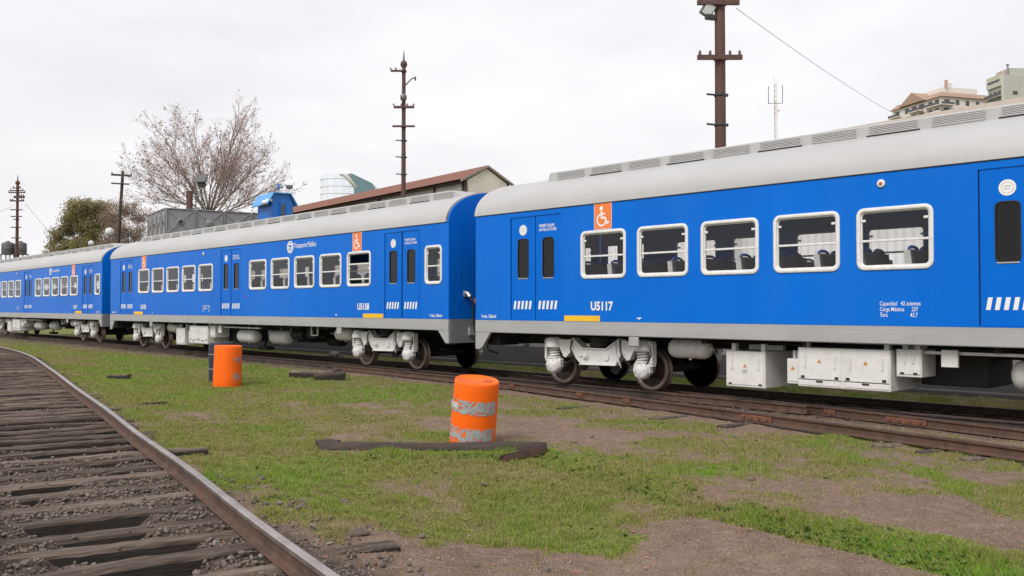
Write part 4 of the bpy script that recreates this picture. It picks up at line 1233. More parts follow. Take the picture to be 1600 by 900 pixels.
    badge_tx = cached('bmark', lambda: (lambda b: (ring(b, rrect(.17, .17, .085, 4), rrect(.155, .155, .0775, 4), -.001, .0, .0003), b)[1])(MB()).box((-.04, -.001, .015), (.045, 0, .03)).box((-.05, -.001, -.025), (.03, 0, -.012)).mesh('badge_mark', M_louvre))
    for (p0, p1) in DOORS:
        inst('door_frame', cached('dback', lambda: MB().box((0, .05, 0), (1.56, .062, 2.25)).mesh('door_frame', M_rubber)), car, (p0+X0, W_, ZB+.02))
        hw = (p1-p0)/2
        for k in range(2):
            lw = .735
            lf = inst('door_leaf', cached(('leaf', lw), lambda: leaf_mesh(lw)), car, (p0+X0+hw*k+.02, W_, ZB+.024))
            xc = lw/2
            inst('pane', cached('dpane', lambda: MB().box((-.158, .026, -.425), (.158, .030, .425)).mesh('pane', M_doorglass)), lf, (xc, 0, 1.33))
            def rim():
                b = MB(); ring(b, rrect(.345, .875, .09), rrect(.30, .83, .07), .006, .03, .004); return b.mesh('window_rim', M_rubber)
            inst('window_rim', cached('drim', rim), lf, (xc, 0, 1.33))
            inst('rim_sill', cached('dsill', lambda: MB().bbox((-.15, .004, -.012), (.15, .014, .012), .004).mesh('rim_sill', M_sill)), lf, (xc, 0, .893))
            for j in range(5):
                inst('stripe', st, lf, (xc-.30+.118*j, .0155, .225))
            if k == 0:
                inst('badge', badge, lf, (xc, .0155, 1.955)); inst('badge_mark', badge_tx, lf, (xc, .0115, 1.955))
            else:
                inst('lettering', tx, lf, (xc-.27, .0118, 1.90))
        # far side doors
        for k in range(2):
            lw = .735
            inst('door_leaf', cached(('leaf', lw), lambda: leaf_mesh(lw)), car, (-(p0+X0+hw*k+.02), -W_, ZB+.024), (0, 0, math.pi))
    # lettering, signs and marks on the blue side
    def decal(name, me, p, z, dy=-.004):
        return inst(name, me, car, (p+X0, W_+dy, ZB+z))
    num = text_mesh(number, .58, .185, M_white, .035)
    decal('number_lettering', num, 3.52, .22); decal('number_lettering', num, 19.5, .22)
    vmx = text_mesh('V.m\u00e1x. 120km/h', .50, .075, M_white, .02)
    decal('speed_lettering', vmx, .2, .05); decal('speed_lettering', vmx, 22.78, .05)
    cap = text_mesh('Capacidad   42 asientos\nCarga M\u00e1xima      237\nTara                   43,7', .62, .25, M_white, .006)
    decal('capacity_lettering', cap, 9.45, .13)
    ye = cached('yellow', lambda: MB().box((0, -.004, 0), (.97, 0, .115)).mesh('yellow_mark', M_yellow))
    decal('yellow_mark', ye, 2.79, .004, -.001); decal('yellow_mark', ye, 19.78, .004, -.001)
    for p in (3.62, 19.25):
        sg = decal('accessibility_sign', cached('acc', lambda: MB().bbox((0, -.006, 0), (.45, 0, .52), .004).mesh('accessibility_sign', [M_orange_sign])), p, 1.86, 0)
        inst('sign_border', cached('accb', lambda: (lambda b: (ring(b, rrect(.46, .53, .01, 1), rrect(.44, .51, .008, 1), -.0075, -.001, .001), b)[1])(MB()).mesh('sign_border', M_frame)), sg, (.225, 0, .26))
        inst('pictogram', cached('pict', wheelchair_mesh), sg, (.225, -.0062, .255))
    decal('emblem', cached('emb', emblem_mesh), 15.74, 2.15, 0)
    decal('lettering', text_mesh('Transporte P\u00fablico', 1.30, .20, M_white, .012), 15.98, 2.06)
    sn = decal('round_lamp', cached('sens', lambda: MB().lathe([(.065, 0), (.065, -.02), (.045, -.03), (.001, -.032)], 16, 'y').mesh('round_lamp', M_frame)), 9.49, 2.21, 0)
    inst('lens', cached('lens', lambda: MB().lathe([(.03, -.028), (.022, -.04), (.001, -.042)], 12, 'y').mesh('lens', M_redfit)), sn)
    decal('red_mark', cached('redm', lambda: MB().lathe([(.035, 0), (.035, -.004), (.001, -.005)], 12, 'y').mesh('red_mark', M_red)), 12.8, .65, 0)
    for p in (4.75, 18.4):
        decal('white_mark', cached('wm', lambda: MB().prism([(-.05, .06), (-.05, .04), (-.015, .04), (-.01, .02), (.01, .02), (.015, .04), (.05, .04), (.05, .06)][::-1], -.003, 0, 'y').mesh('white_mark', M_white)), p, .03, 0)
    # jumper cables on the right-hand end
    XE = X0+CAR_L+.004
    for (q, z, mt, dz) in ((.52, ZB+.62, M_silver, 0), (.86, ZB+.43, M_redfit, -.1)):
        sb = MB().bbox((XE-.004, q-.06+Y0, z-.08), (XE+.03, q+.06+Y0, z+.08), .01).cyl((XE+.02, q+Y0, z+.03), (XE+.16, q+Y0, z-.05), .055, n=12).cyl((XE+.10, q+Y0, z+.01), (XE+.20, q+Y0, z-.08), .07, .05, n=12)
        so = sb.build('jumper_socket', mt, car)
        MB().tube([(XE+.18, q+Y0, z-.07), (XE+.24, q+.06+Y0, z-.2), (XE+.2, q+.1+Y0, z-.5), (XE+.16, q+.16+Y0, z-.85), (XE+.2, q+.26+Y0, z-1.12+dz), (XE+.28, q+.5+Y0, z-1.2+dz)], .022, 7).build('jumper_cable', M_hose, so)
    stp = MB()
    stp.box((XE, .62+Y0, .98), (XE+.06, .80+Y0, 1.17))
    for z in (.95, 1.10): stp.box((XE, .86+Y0, z), (XE+.16, 1.3+Y0, z+.03))
    for q in (.86, 1.28): stp.box((XE, q+Y0, .93), (XE+.16, q+.025+Y0, 1.14))
    stp.build('end_step', M_sill, car)
    # bogies, tanks, cabinets
    make_bogie(car, 3.35); make_bogie(car, 20.2)
    tk = cached('tankS', lambda: tank_mesh(.95, .19))
    for p in (5.5, 17.95):
        t = inst('air_tank', tk, car, (p+X0, Y0+.62, .88))
        for dx in (-.22, .22):
            inst('strap', cached('strapS', lambda: MB().lathe([(.194, -.02), (.194, .02)], 26, 'x').box((-.018, .10, .1), (.018, .14, .32)).mesh('strap', M_bogie)), t, (dx, 0, 0))
    tk2 = cached('tankL', lambda: tank_mesh(1.25, .225))
    for p, q in ((11.74, .66), (13.62, .9)):
        t = inst('air_tank', tk2, car, (p+X0, Y0+q, .675))
        for dx in (-.32, .32):
            inst('strap', cached('strapL', lambda: MB().lathe([(.23, -.02), (.23, .02)], 26, 'x').box((-.018, .12, .1), (.018, .16, .5)).mesh('strap', M_bogie)), t, (dx, 0, 0))
    make_cabinet(car, 6.52, 7.31, .25, .89, .25, 1.0, 1)
    make_cabinet(car, 7.74, 7.975, .37, .80, .22, .6, 1)
    make_cabinet(car, 7.98, 9.54, .345, 1.0, .15, 1.15, 2)
    make_cabinet(car, 9.60, 9.99, .59, 1.02, .22, .55, 1, False)
    MB().bbox((10.28+X0, .2+Y0, .77), (10.52+X0, .26+Y0, 1.03), .008).build('junction_box', M_cab, car)
    MB().box((10.0+X0, .3+Y0, .955), (13.2+X0, .38+Y0, 1.0)).build('conduit', M_bogie, car)
    MB().bbox((9.72+X0, .85+Y0, .44), (10.75+X0, 1.9+Y0, .98), .02).build('battery_box', M_under, car)
    MB().box((16.3+X0, .4+Y0, .80), (16.34+X0, .44+Y0, 1.12)).box((16.66+X0, .4+Y0, .80), (16.70+X0, .44+Y0, 1.12)).box((16.3+X0, .4+Y0, .80), (16.7+X0, .44+Y0, .83)).build('cable_bracket', M_bogie, car)
    MB().box((11.6+X0, 1.3+Y0, .3), (11.66+X0, 1.36+Y0, 1.1)).box((11.35+X0, 1.2+Y0, .18), (11.95+X0, 1.5+Y0, .3)).build('ground_pickup', M_under, car)
    # seats
    sm, ss, sh = cached('seats', seat_meshes)
    for seg in ((3.35, 10.3), (13.1, 20.2)):
        p = seg[0]; i = 0
        while p < seg[1]:
            for q in (.14, 2.02):
                face = 1 if i % 2 else 0
                o = inst('seat', sm, car, (p+X0, (q + (.92 if face else 0))+Y0, 1.36), (0, 0, math.pi if face else 0))
                inst('seat_shell', ss, o); inst('grab_handle', sh, o)
            p += .74; i += 0
    return car
make_coach('R', 'U5117', False, 'blue and grey passenger coach numbered U5117, in front of the big rusty pole')
make_coach('M', 'U5158', True, 'blue coach numbered U5158, its grey roof below the blue cabin and the water tank')
make_coach('F', 'U5157', False, 'end coach of the blue train, beside the twin plastic tanks on the stand')
#@@PART4
# ------------------------------------------------------------------ things lying and standing in the yard
def gz(x, y): return float(gz_at(x, y))
def drum(name, x, y, lean, leandir, label, mat, r=.305, h=.90, bands=(), tape_arc=(0, 1), group=None, rz=0):
    root = tag(empty(name, (x, y, gz(x, y) - .03)), label, 'barrel', group)
    root.rotation_euler = (Matrix.Rotation(lean, 3, Vector((-math.sin(leandir), math.cos(leandir), 0))).to_euler())
    b = MB()
    b.lathe([(.001, .0), (r*.97, .0), (r, .03), (r*1.002, .2), (r*.995, .45), (r*.985, .7), (r*.98, h-.05), (r*.965, h-.015), (r*.94, h), (r*.90, h-.004), (r*.88, h-.016), (.001, h-.02)], 48, 'z')
    b.build('shell', mat, root)
    b = MB(); b.cyl((.15, .02, h-.021), (.15, .02, h-.004), .062, n=18)
    b.build('bung', M_drumhole if mat is M_orange else mat, root)
    for (z0, z1, seed, loss) in bands:
        V, F = [], []; n, m = 240, 34; a0, a1 = tape_arc
        keep = {}
        for i in range(n+1):
            a = a0 + (a1-a0)*i/n
            for j in range(m+1):
                z = z0 + (z1-z0)*j/m; V.append(((r*1.004+.002)*math.cos(a), (r*1.004+.002)*math.sin(a), z))
        ci, cj = np.meshgrid(np.arange(n), np.arange(m), indexing='ij')
        q = fbm(ci*.10, cj*.2, seed, 5) + .20*np.abs(cj/m-.5)
        for i in range(n):
            for j in range(m):
                if q[i, j] < loss: F.append((i*(m+1)+j, (i+1)*(m+1)+j, (i+1)*(m+1)+j+1, i*(m+1)+j+1))
        me = bpy.data.meshes.new('reflective_band'); me.from_pydata(V, [], F); me.materials.append(M_tape); me.update()
        inst('reflective_band', me, root)
    return root
dA = drum('orange_drum', -.56, 12.46, R(9.5), R(-58), 'leaning orange plastic drum with worn silver bands behind the log', M_orange, .315, .93,
          [(.50, .69, 11, .675), (.10, .31, 23, .65)], (R(172), R(332)), 'orange marker drums')
# small pale label stuck on the upper band
lb = MB(); V = []
for i in range(9):
    a = R(183) + R(44)*i/8
    V += [(.3215*math.cos(a), .3215*math.sin(a), .555), (.3215*math.cos(a), .3215*math.sin(a), .64)]
lb._add(V, [(2*i, 2*i+2, 2*i+3, 2*i+1) for i in range(8)], True)
lo = lb.build('paper_label', M_paper, dA)
drum('orange_drum', -6.68, 21.05, R(1.5), R(0), 'upright plain orange drum in the grass with a navy drum behind it', M_orange, .32, .98,
     [(.16, .36, 31, .53), (.58, .74, 37, .50)], (R(312), R(352)), 'orange marker drums')
db = drum('navy_drum', -7.27, 22.4, R(1), R(180), 'dark navy drum hidden behind the upright orange drum', M_bluedrum, .28, .98)
for z in (.34, .70):
    MB().lathe([(.283, z-.012), (.287, z), (.283, z+.012)], 40, 'z').build('hoop', M_tank, db)

# the long round log and the steel channel beside the leaning drum
def log(name, p0, p1, r0, r1, mat, label, cat, nseg=22, sides=14, wob=.03, seed=1):
    rr = random.Random(seed); p0 = Vector(p0); p1 = Vector(p1); c = (p0+p1)/2
    V, F = [], []
    d = (p1-p0).normalized(); sd = d.cross(Vector((0, 0, 1))).normalized(); up = sd.cross(d)
    for i in range(nseg+1):
        t = i/nseg; p = p0.lerp(p1, t) - c; r = r0*(1-t)+r1*t
        p += sd*wob*math.sin(t*5+seed) + up*wob*.25*math.sin(t*7+seed)
        if i in (0, nseg): r *= .93
        for k in range(sides):
            a = 2*math.pi*k/sides; q = r*(1+.07*math.sin(3*a+t*9+seed)+.05*math.sin(7*a+seed*2)+rr.uniform(-.04, .04))
            V.append(tuple(p + sd*math.cos(a)*q + up*math.sin(a)*q))
    for i in range(nseg):
        for k in range(sides): F.append((i*sides+k, i*sides+(k+1) % sides, (i+1)*sides+(k+1) % sides, (i+1)*sides+k))
    F.append(tuple(range(sides))[::-1]); F.append(tuple(range(nseg*sides, (nseg+1)*sides)))
    me = bpy.data.meshes.new(name); me.from_pydata(V, [], F); me.materials.append(mat)
    me.polygons.foreach_set('use_smooth', [True]*len(F)); me.update()
    return tag(inst(name, me, None, c), label, cat)
log('timber_log', (-2.52, 11.8, gz(-2.52, 11.8)+.015), (.44, 11.5, gz(.44, 11.5)+.025), .080, .098, M_log, 'long weathered round log lying in the grass before the leaning drum', 'log', wob=.006)
log('log_stub', (-2.62, 12.05, gz(-2.6, 12.0)+.03), (-2.30, 12.0, gz(-2.3, 12.0)+.03), .06, .06, M_log, 'short log stub beside the end of the long log', 'log', 5, 10, .005, 4)
ch = MB()
ch.prism([(-.05, 0), (.05, 0), (.05, .065), (.042, .065), (.042, .01), (-.042, .01), (-.042, .065), (-.05, .065)], -.34, .34, 'y')
o = ch.build('steel_channel', M_rust, None, (.14, 10.98, gz(.14, 10.98)+.03), (R(3), 0, R(-50)))
tag(o, 'rusty steel channel lying against the end of the long log', 'steel channel')

# pieces of old sleeper lying about
def timber(x, y, L_, wv, h_, rz, label, seed, lift=0.0):
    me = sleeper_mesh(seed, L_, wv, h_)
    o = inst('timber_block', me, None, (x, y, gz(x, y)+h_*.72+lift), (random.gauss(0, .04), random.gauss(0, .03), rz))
    return tag(o, label, 'timber', 'broken sleeper timbers in the grass')
timber(-5.15, 23.3, 1.15, .34, .30, R(-8), 'dark broken timber lying beside the train track', 31)
timber(-4.62, 22.75, .75, .28, .24, R(12), 'short dark timber end poking out from under broken timbers', 32)
timber(-4.75, 23.6, .5, .2, .17, R(40), 'small timber scrap resting on top of the broken timbers', 33, .1)
timber(-9.85, 22.5, .55, .2, .14, R(-12), 'lone small timber stub in the grass between the two tracks', 34)
timber(-3.72, 10.32, .40, .18, .10, R(28), 'sunken sleeper end sticking out past the curving rail', 35, -.015)
timber(-6.55, 16.3, .5, .16, .06, R(30), 'grey buried sleeper end beside the bend of the rail', 36)
timber(-1.36, 6.6, .6, .16, .06, R(28), 'grey split sleeper end in stones beside the near rail', 37, -.03)
timber(-1.12, 6.15, .7, .17, .06, R(26), 'pale weathered sleeper end by bare earth and the rail', 38, -.03)

# loose stones on the grass and earth
spots = [(-1.55, 8.35, .045), (-1.25, 7.95, .04), (-.98, 7.85, .035), (-1.75, 7.55, .05), (-1.1, 6.95, .055), (-.9, 7.0, .04), (-.72, 7.15, .05), (-.35, 7.45, .03), (1.0, 8.75, .03), (2.55, 9.6, .045),
         (-.3, 9.3, .04), (.85, 12.4, .045), (1.15, 12.9, .04), (-.25, 6.35, .03), (.25, 6.45, .035), (-3.0, 8.2, .04), (-5.4, 18.5, .05), (-3.5, 20.6, .06), (3.2, 12.9, .035), (4.4, 9.6, .04), (.05, 8.6, .03), (-1.9, 9.9, .03)]
for i, (x, y, sz) in enumerate(spots):
    o = inst('loose_stone', STONES[i % len(STONES)], None, (x, y, gz(x, y)+sz*.25), (random.gauss(0, .3), random.gauss(0, .3), random.random()*6), (sz,)*3)
    tag(o, 'fist sized stone lying loose in the grass and earth of the yard', 'stone', 'loose stones in the yard')
PB, SB = [], []
for i in range(34000):
    y = 5.0*(24/5.0)**rng.random(); x = rng.uniform(-.75, .72)*y
    g_ = float(gd_at(x, y))
    if g_ > .5 and rng.random() > .06: continue
    sz = rng.uniform(.003, .009)*(1+y*.04)*(2.0 if rng.random() < .06 else 1)
    PB.append((x, y, gz(x, y)+sz*.2)); SB.append(sz)
tag(inst('gravel', merged_stones('gravel', np.array(PB), np.array(SB), M_stonelight, 1, 4)), 'fine gravel and grit on the bare earth', 'gravel', None, 'stuff')
PB, SB = [], []
for i in range(9000):
    y = 5.0*(20/5.0)**rng.random(); x = rng.uniform(-.72, .72)*y
    if float(gd_at(x, y)) > .62 and rng.random() > .12: continue
    sz = rng.uniform(.004, .014)*(1+y*.03)*(1.8 if rng.random() < .08 else 1)
    PB.append((x, y, gz(x, y)+sz*.1)); SB.append(sz)
tag(inst('earth_clods', merged_stones('earth_clods', np.array(PB), np.array(SB), M_clod, 1, 4)), 'small crumbling clods of brown earth on the bare ground', 'earth clods', None, 'stuff')
# fallen dry leaves and litter along the rails
V = []; T = []
for i in range(320):
    y = 5.2*(20/5.2)**rng.random(); x = rng.uniform(-.6, .6)*y; z = gz(x, y)+.012
    a = rng.random()*6.28; L_ = rng.uniform(.012, .03); t_ = rng.normal(0, .4)
    d = np.array([math.cos(a), math.sin(a), math.sin(t_)*.6])*L_; e = np.array([-math.sin(a), math.cos(a), .2])*L_*.6; c = np.array([x, y, z])
    V += [c-d, c-e, c+d, c+e]
tag(inst('fallen_leaves', np_mesh('fallen_leaves', np.array(V), np.arange(len(V)).reshape(-1, 4), M_dryleaf)), 'dry fallen leaves scattered on the ground', 'leaves', None, 'stuff')
lf = MB(); lf._add([(-.06, 0, 0), (-.02, -.05, .03), (.05, -.04, .05), (.08, .01, .02), (.04, .05, .06), (-.03, .04, .04), (0, 0, .015)], [(0, 1, 6), (1, 2, 6), (2, 3, 6), (3, 4, 6), (4, 5, 6), (5, 0, 6)])
for (x, y, sc_) in ((-1.72, 5.25, .8), (2.86, 16.95, .8)):
    x_ = x
    o = lf.build('dry_leaf', M_dryleaf, None, (x_, y, gz(x_, y)+(.03 if y < 6 else .08)), (R(20), R(10), x)); o.scale = (sc_,)*3
    tag(o, 'curled dry brown leaf lying between near sleepers' if y < 6 else 'curled orange dry leaf caught against the turnout rail', 'leaf')

# ------------------------------------------------------------------ behind the train
def frame_obj(name, x, y, rz, label, cat, group=None):
    return tag(empty(name, (x, y, gz(x, y)), rz), label, cat, group)
# low concrete wall behind the train (axis along the track)
px, py = car_pt('R', -26, 6.3); pe = car_pt('R', 15, 6.3)
wl = frame_obj('platform_wall', px, py, math.atan2(pe[1]-py, pe[0]-px), 'low grey concrete wall running along behind the train', 'wall')
LW = math.hypot(pe[0]-px, pe[1]-py)
MB().box((0, 0, -.1), (LW, .25, .62)).build('wall_base', M_conc, wl)
MB().box((0, .04, .62), (LW, .22, 1.25)).build('wall_face', M_conclight, wl)
MB().bbox((0, -.30, -.1), (LW, -.002, .10), .02).build('kerb', M_conc, wl)
b = MB()
for i in range(14): b.box((i*3.0, .0, .62), (i*3.0+.12, .038, 1.25))
for i in range(14):
    MB().box((i*3.0+.2, -.012, .62), (i*3.0+.4, .036, 1.2)).build('pier', M_conc, wl)

# white corrugated shed behind the first coach
sx0, sy0 = .35, 33.3; sx1, sy1 = 13.6, 16.0
SH = frame_obj('corrugated_shed', sx0, sy0, math.atan2(sy1-sy0, sx1-sx0), 'long white corrugated shed with beige roof edge behind the train', 'shed')
SLn = math.hypot(sx1-sx0, sy1-sy0)
V, F = [], []
n = int(SLn/.055)
for i in range(n+1):
    x = SLn*i/n; yy = -.018*math.cos(i*math.pi/2) - .018
    V += [(x, yy, .5), (x, yy, 6.12)]
    if i: F.append((2*i-2, 2*i, 2*i+1, 2*i-1))
me = bpy.data.meshes.new('wall'); me.from_pydata(V, [], F); me.materials.append(M_whitesheet); me.update(); inst('wall', me, SH)
MB().box((0, .01, -.2), (SLn, 6, .5)).box((0, .01, .5), (.1, 6, 6.0)).box((SLn-.1, .01, .5), (SLn, 6, 6.0)).build('base', M_conc, SH)
MB().prism([(-.25, 6.12), (3, 7.0), (6.2, 6.12), (6.2, 6.05), (3, 6.9), (-.25, 6.05)], -.15, SLn+.15, 'x').build('roof', M_whitesheet, SH)
MB().box((-.15, -.30, 6.02), (SLn+.15, -.251, 6.36)).build('roof_edge', M_beige, SH)
for i in range(int(SLn/1.2)):
    MB().bbox((i*1.2+.3, -.052, 2.46), (i*1.2+.33, -.037, 2.49), .004).build('bolt', M_dark, SH)

# brown roofed long building with a gable
th = R(37.5)
BX, BY = -3.34, 60.0
BB = tag(empty('gabled_building', (BX, BY, 0), math.atan2(.609, .793)), 'long building with red brown sheet roof and cream gable end', 'building')
# local x = across the gable (right, away), local y = along the ridge (left, away)
Wd, Ln, ze, za = 4.30, 46.0, 10.30, 11.42
MB().prism([(.45, 0), (Wd-.45, 0), (Wd-.45, ze-.02), (Wd/2, za-.22), (.45, ze-.02)], .10, .3, 'y').build('gable_wall', M_creamwall, BB)
MB().box((.45, .76, 0), (.6, Ln, ze+.05)).build('side_wall', M_greywall, BB)
MB().box((Wd-.6, .76, 0), (Wd-.45, Ln, ze+.05)).build('side_wall', M_greywall, BB)
for sgn in (0, 1):
    b = MB(); xe = -.05 if sgn == 0 else Wd+.05
    n = 60; dx = Wd/2-xe
    V, F = [], []
    for i in range(n*4+1):
        y_ = Ln*i/(n*4); hh = .03*(i % 2)
        V += [(xe, y_, ze+hh), (Wd/2, y_, za+hh)]
        if i: F.append((2*i-2, 2*i, 2*i+1, 2*i-1))
    b._add(V, F, False)
    b.build('roof_slope', M_brownroof, BB)
    b = MB(); b.prism([(xe, ze-.16), (xe, ze-.0), (Wd/2, za-.0), (Wd/2, za-.16)], -.06, .12, 'y'); b.build('barge_board', M_greytimber, BB)
    MB().box((.30 if sgn == 0 else Wd-.44, .02, ze-1.6), (.44 if sgn == 0 else Wd-.30, .2, ze-.05)).build('corner_post', M_timber, BB)
MB().box((.2, .3, ze-.16), (.44, Ln, ze-.04)).build('eave_beam', M_timber, BB)
for i in range(5):
    MB().box((.3, 4+i*8.0, ze-.9), (.44, 4.12+i*8.0, ze-.16)).build('eave_bracket', M_timber, BB)

# sectional water tank on legs
TX, TY = -18.2, 47.0
ta = R(33)
WT = tag(empty('water_tank', (TX, TY, gz(TX, TY)), ta), 'grey sectional steel water tank with cross braced panels on legs', 'water tank')
pw, phh, zt0 = 1.50, 1.40, 5.70
NL, NS = 5, 4; ps = 1.12
Lx, Ly = NL*pw, NS*ps
MB().box((.03, .03, zt0+.02), (Lx-.03, Ly-.03, zt0+phh-.05)).build('tank_body', M_tank, WT)
def tank_panel(w_):
    b = MB()
    ring(b, rrect(w_-.03, phh, .02, 2), rrect(w_-.13, phh-.1, .02, 2), -.055, .03, .006)
    b.box((-w_/2+.05, .005, -phh/2+.04), (w_/2-.05, .03, phh/2-.04))
    L_ = math.hypot(w_, phh)*.34
    for sx in (-1, 1):
        for sz in (-1, 1):
            a = Vector((sx*.2, sz*.2)); c = Vector((sx*(w_/2-.08), sz*(phh/2-.08))); d = (c-a).normalized(); n_ = Vector((-d.y, d.x))*.035
            b.prism([tuple(a+n_), tuple(a-n_), tuple(c-n_), tuple(c+n_)], -.03, .006, 'y')
    b.lathe([(.13, -.035), (.20, -.035), (.20, .0)], 20, 'y'); b.lathe([(.001, -.02), (.13, -.035)], 20, 'y')
    return b.mesh('tank_panel', M_tank)
pmL = tank_panel(pw); pmS = tank_panel(ps)
for i in range(NL): inst('tank_panel', pmL, WT, (pw*(i+.5), 0, zt0+phh/2))
for i in range(NS): inst('tank_panel', pmS, WT, (0, ps*(i+.5), zt0+phh/2), (0, 0, -math.pi/2))
for i in range(3):
    for k in range(2):
        MB().box((.1+i*(Lx-.4)/2, .1+k*(Ly-.4), -.2), (.3+i*(Lx-.4)/2, .3+k*(Ly-.4), zt0-.25)).build('leg', M_tank, WT)
MB().box((-.05, -.02, zt0-.25), (Lx, .2, zt0-.06)).box((-.02, .2, zt0-.25), (.2, Ly, zt0-.06)).box((.2, Ly-.2, zt0-.25), (Lx, Ly, zt0-.06)).box((Lx-.2, .2, zt0-.25), (Lx, Ly-.2, zt0-.06)).build('support_beam', M_tank, WT)

def fpt(x, Z, y=None):
    """position from a compass bearing measured on site: returns (X, Y[, height])"""
    X = (x-800)/1400.26*Z
    return (X, Z) if y is None else (X, Z, HC + (480.57-y)/1400.26*Z)
# rusty chimney pipe and floodlight mast by the tank
x, y, z = fpt(295, 50, 298)
b = MB(); b.cyl((0, 0, -.1), (0, 0, z+.0), .17, n=14); tag(b.build('chimney_pipe', M_pole, None, (x, y, 0)), 'rusty upright chimney pipe rising behind the water tank', 'chimney')
def floodlight(name, x, y, z0, z1, label, rz, posts=True):
    root = tag(empty(name, (x, y, gz(x, y)), rz), label, 'floodlight')
    b = MB()
    for dx in ((-.42, .0) if posts else (0,)): b.cyl((dx, 0, 0), (dx, 0, z0), .04, n=8)
    for i in range(8 if posts else 0):
        zz = z0-.4-i*.8
        if zz > .3: b.cyl((-.42, 0, zz), (0, 0, zz), .02, n=6); b.cyl((-.42, 0, zz), (0, 0, zz-.8), .015, n=6)
    b.cyl((-.45, 0, z0-.05), (.2, 0, z0-.05), .035, n=8)
    b.build('mast', M_flood, root)
    h = MB(); h.T = Matrix.Translation((0, -.1, (z0+z1)/2+.15)) @ Matrix.Rotation(R(-32), 4, 'X')
    h.prism([(-.42, -.30), (.42, -.30), (.42, .30), (-.42, .30)], -.02, .03, 'y'); h.prism([(-.3, -.2), (.3, -.2), (.3, .2), (-.3, .2)], .03, .22, 'y')
    ho = h.build('lamp_head', M_flood, root)
    g = MB(); g.T = Matrix.Translation((0, -.1, (z0+z1)/2+.15)) @ Matrix.Rotation(R(-32), 4, 'X'); g.box((-.38, -.026, -.26), (.38, -.021, .26)); g.build('lens', M_flood, ho)
    MB().bbox((-.22, -.12, z0+.02), (.25, .12, z0+.22), .02).build('ballast_box', M_dark, root)
    return root
x, y, z = fpt(314, 52, 284)
floodlight('floodlight_mast', x, y, z-.1, fpt(314, 52, 268)[2], 'grey floodlight on a frame mast above the water tank', R(-20))

# blue lookout cabin on a steel tower
x, y, _ = fpt(424, 45, 300)
CB = tag(empty('lookout_cabin', (x, y, gz(x, y)), R(37)), 'small blue elevated cabin with sloped roof and narrow dark window', 'cabin')
z1 = 1.66+181.5*.0321+.18; ze_ = fpt(0, 45, 314.5)[2]+.18; zb_ = 5.2
Wc, Dc = 1.12, 1.85
MB().prism([(0, zb_), (Wc, zb_), (Wc, ze_-.04), (Wc-.22, z1-.06), (.06, z1-.06), (-.02, ze_-.04)], 0, Dc, 'y').build('cabin_body', M_cabinblue, CB)
MB().prism([(-.30, ze_-.12), (.04, z1), (Wc-.16, z1), (Wc+.22, ze_-.10), (Wc+.20, ze_-.14), (Wc-.18, z1-.055), (.06, z1-.055), (-.28, ze_-.16)], -.14, Dc+.2, 'y').build('cabin_roof', M_cabinroof, CB)
MB().box((Wc*.42, -.012, zb_+.2), (Wc*.62, -.002, ze_-.08)).build('window', M_glassdark, CB)
MB().box((Wc*.30, -.008, zb_+.1), (Wc*.40, -.002, ze_+.02)).box((Wc*.64, -.008, zb_+.1), (Wc*.68, -.002, ze_)).build('door_trim', M_bluedoor, CB)
MB().box((-.012, .25, ze_-.62), (-.001, Dc-.15, ze_-.10)).build('window', M_glassdark, CB)
MB().box((-.012, .35, ze_-1.0), (-.001, Dc-.35, ze_-.80)).build('notice', M_white, CB)
for (dx, dy) in ((.08, .08), (Wc-.08, .08), (.08, Dc-.08), (Wc-.08, Dc-.08)):
    MB().box((dx-.06, dy-.06, -.1), (dx+.06, dy+.06, zb_)).build('leg', M_tank, CB)
b = MB().tube([(-.05, Dc-.1, zb_-.2), (-.6, Dc+.2, zb_-1.2), (-1.4, Dc+.5, zb_-3)], .04, 6); b.build('stair_rail', M_silver, CB)
cm = tag(empty('dome_camera', (x-.12, y-.05, ze_-.15)), 'white dome security camera fixed to the corner of the blue cabin', 'security camera')
MB().bbox((-.16, -.06, -.03), (.14, .06, .10), .02).build('bracket', M_white, cm)
MB().lathe([(.001, .05), (.10, .03), (.15, -.04), (.16, -.16)], 18, 'z', (-.2, -.1, -.02)).build('housing', M_white, cm)
MB().lathe([(.15, -.16), (.14, -.24), (.08, -.30), (.001, -.32)], 18, 'z', (-.2, -.1, -.02)).build('dome', M_glassdark, cm)
fl = tag(empty('roof_lamp', (x+.35, y+.3, z1)), 'small dark lamps on a stub on top of the blue cabin roof', 'lamp')
MB().cyl((-.1, 0, -.05), (-.1, 0, .22), .05, n=8).box((-.2, -.03, .2), (.05, .03, .25)).build('stub', M_cabinblue, fl)
MB().bbox((.28, -.1, .02), (.6, .1, .2), .03).cyl((.44, 0, -.05), (.44, 0, .05), .03, n=8).build('lamp_head', M_flood, fl)

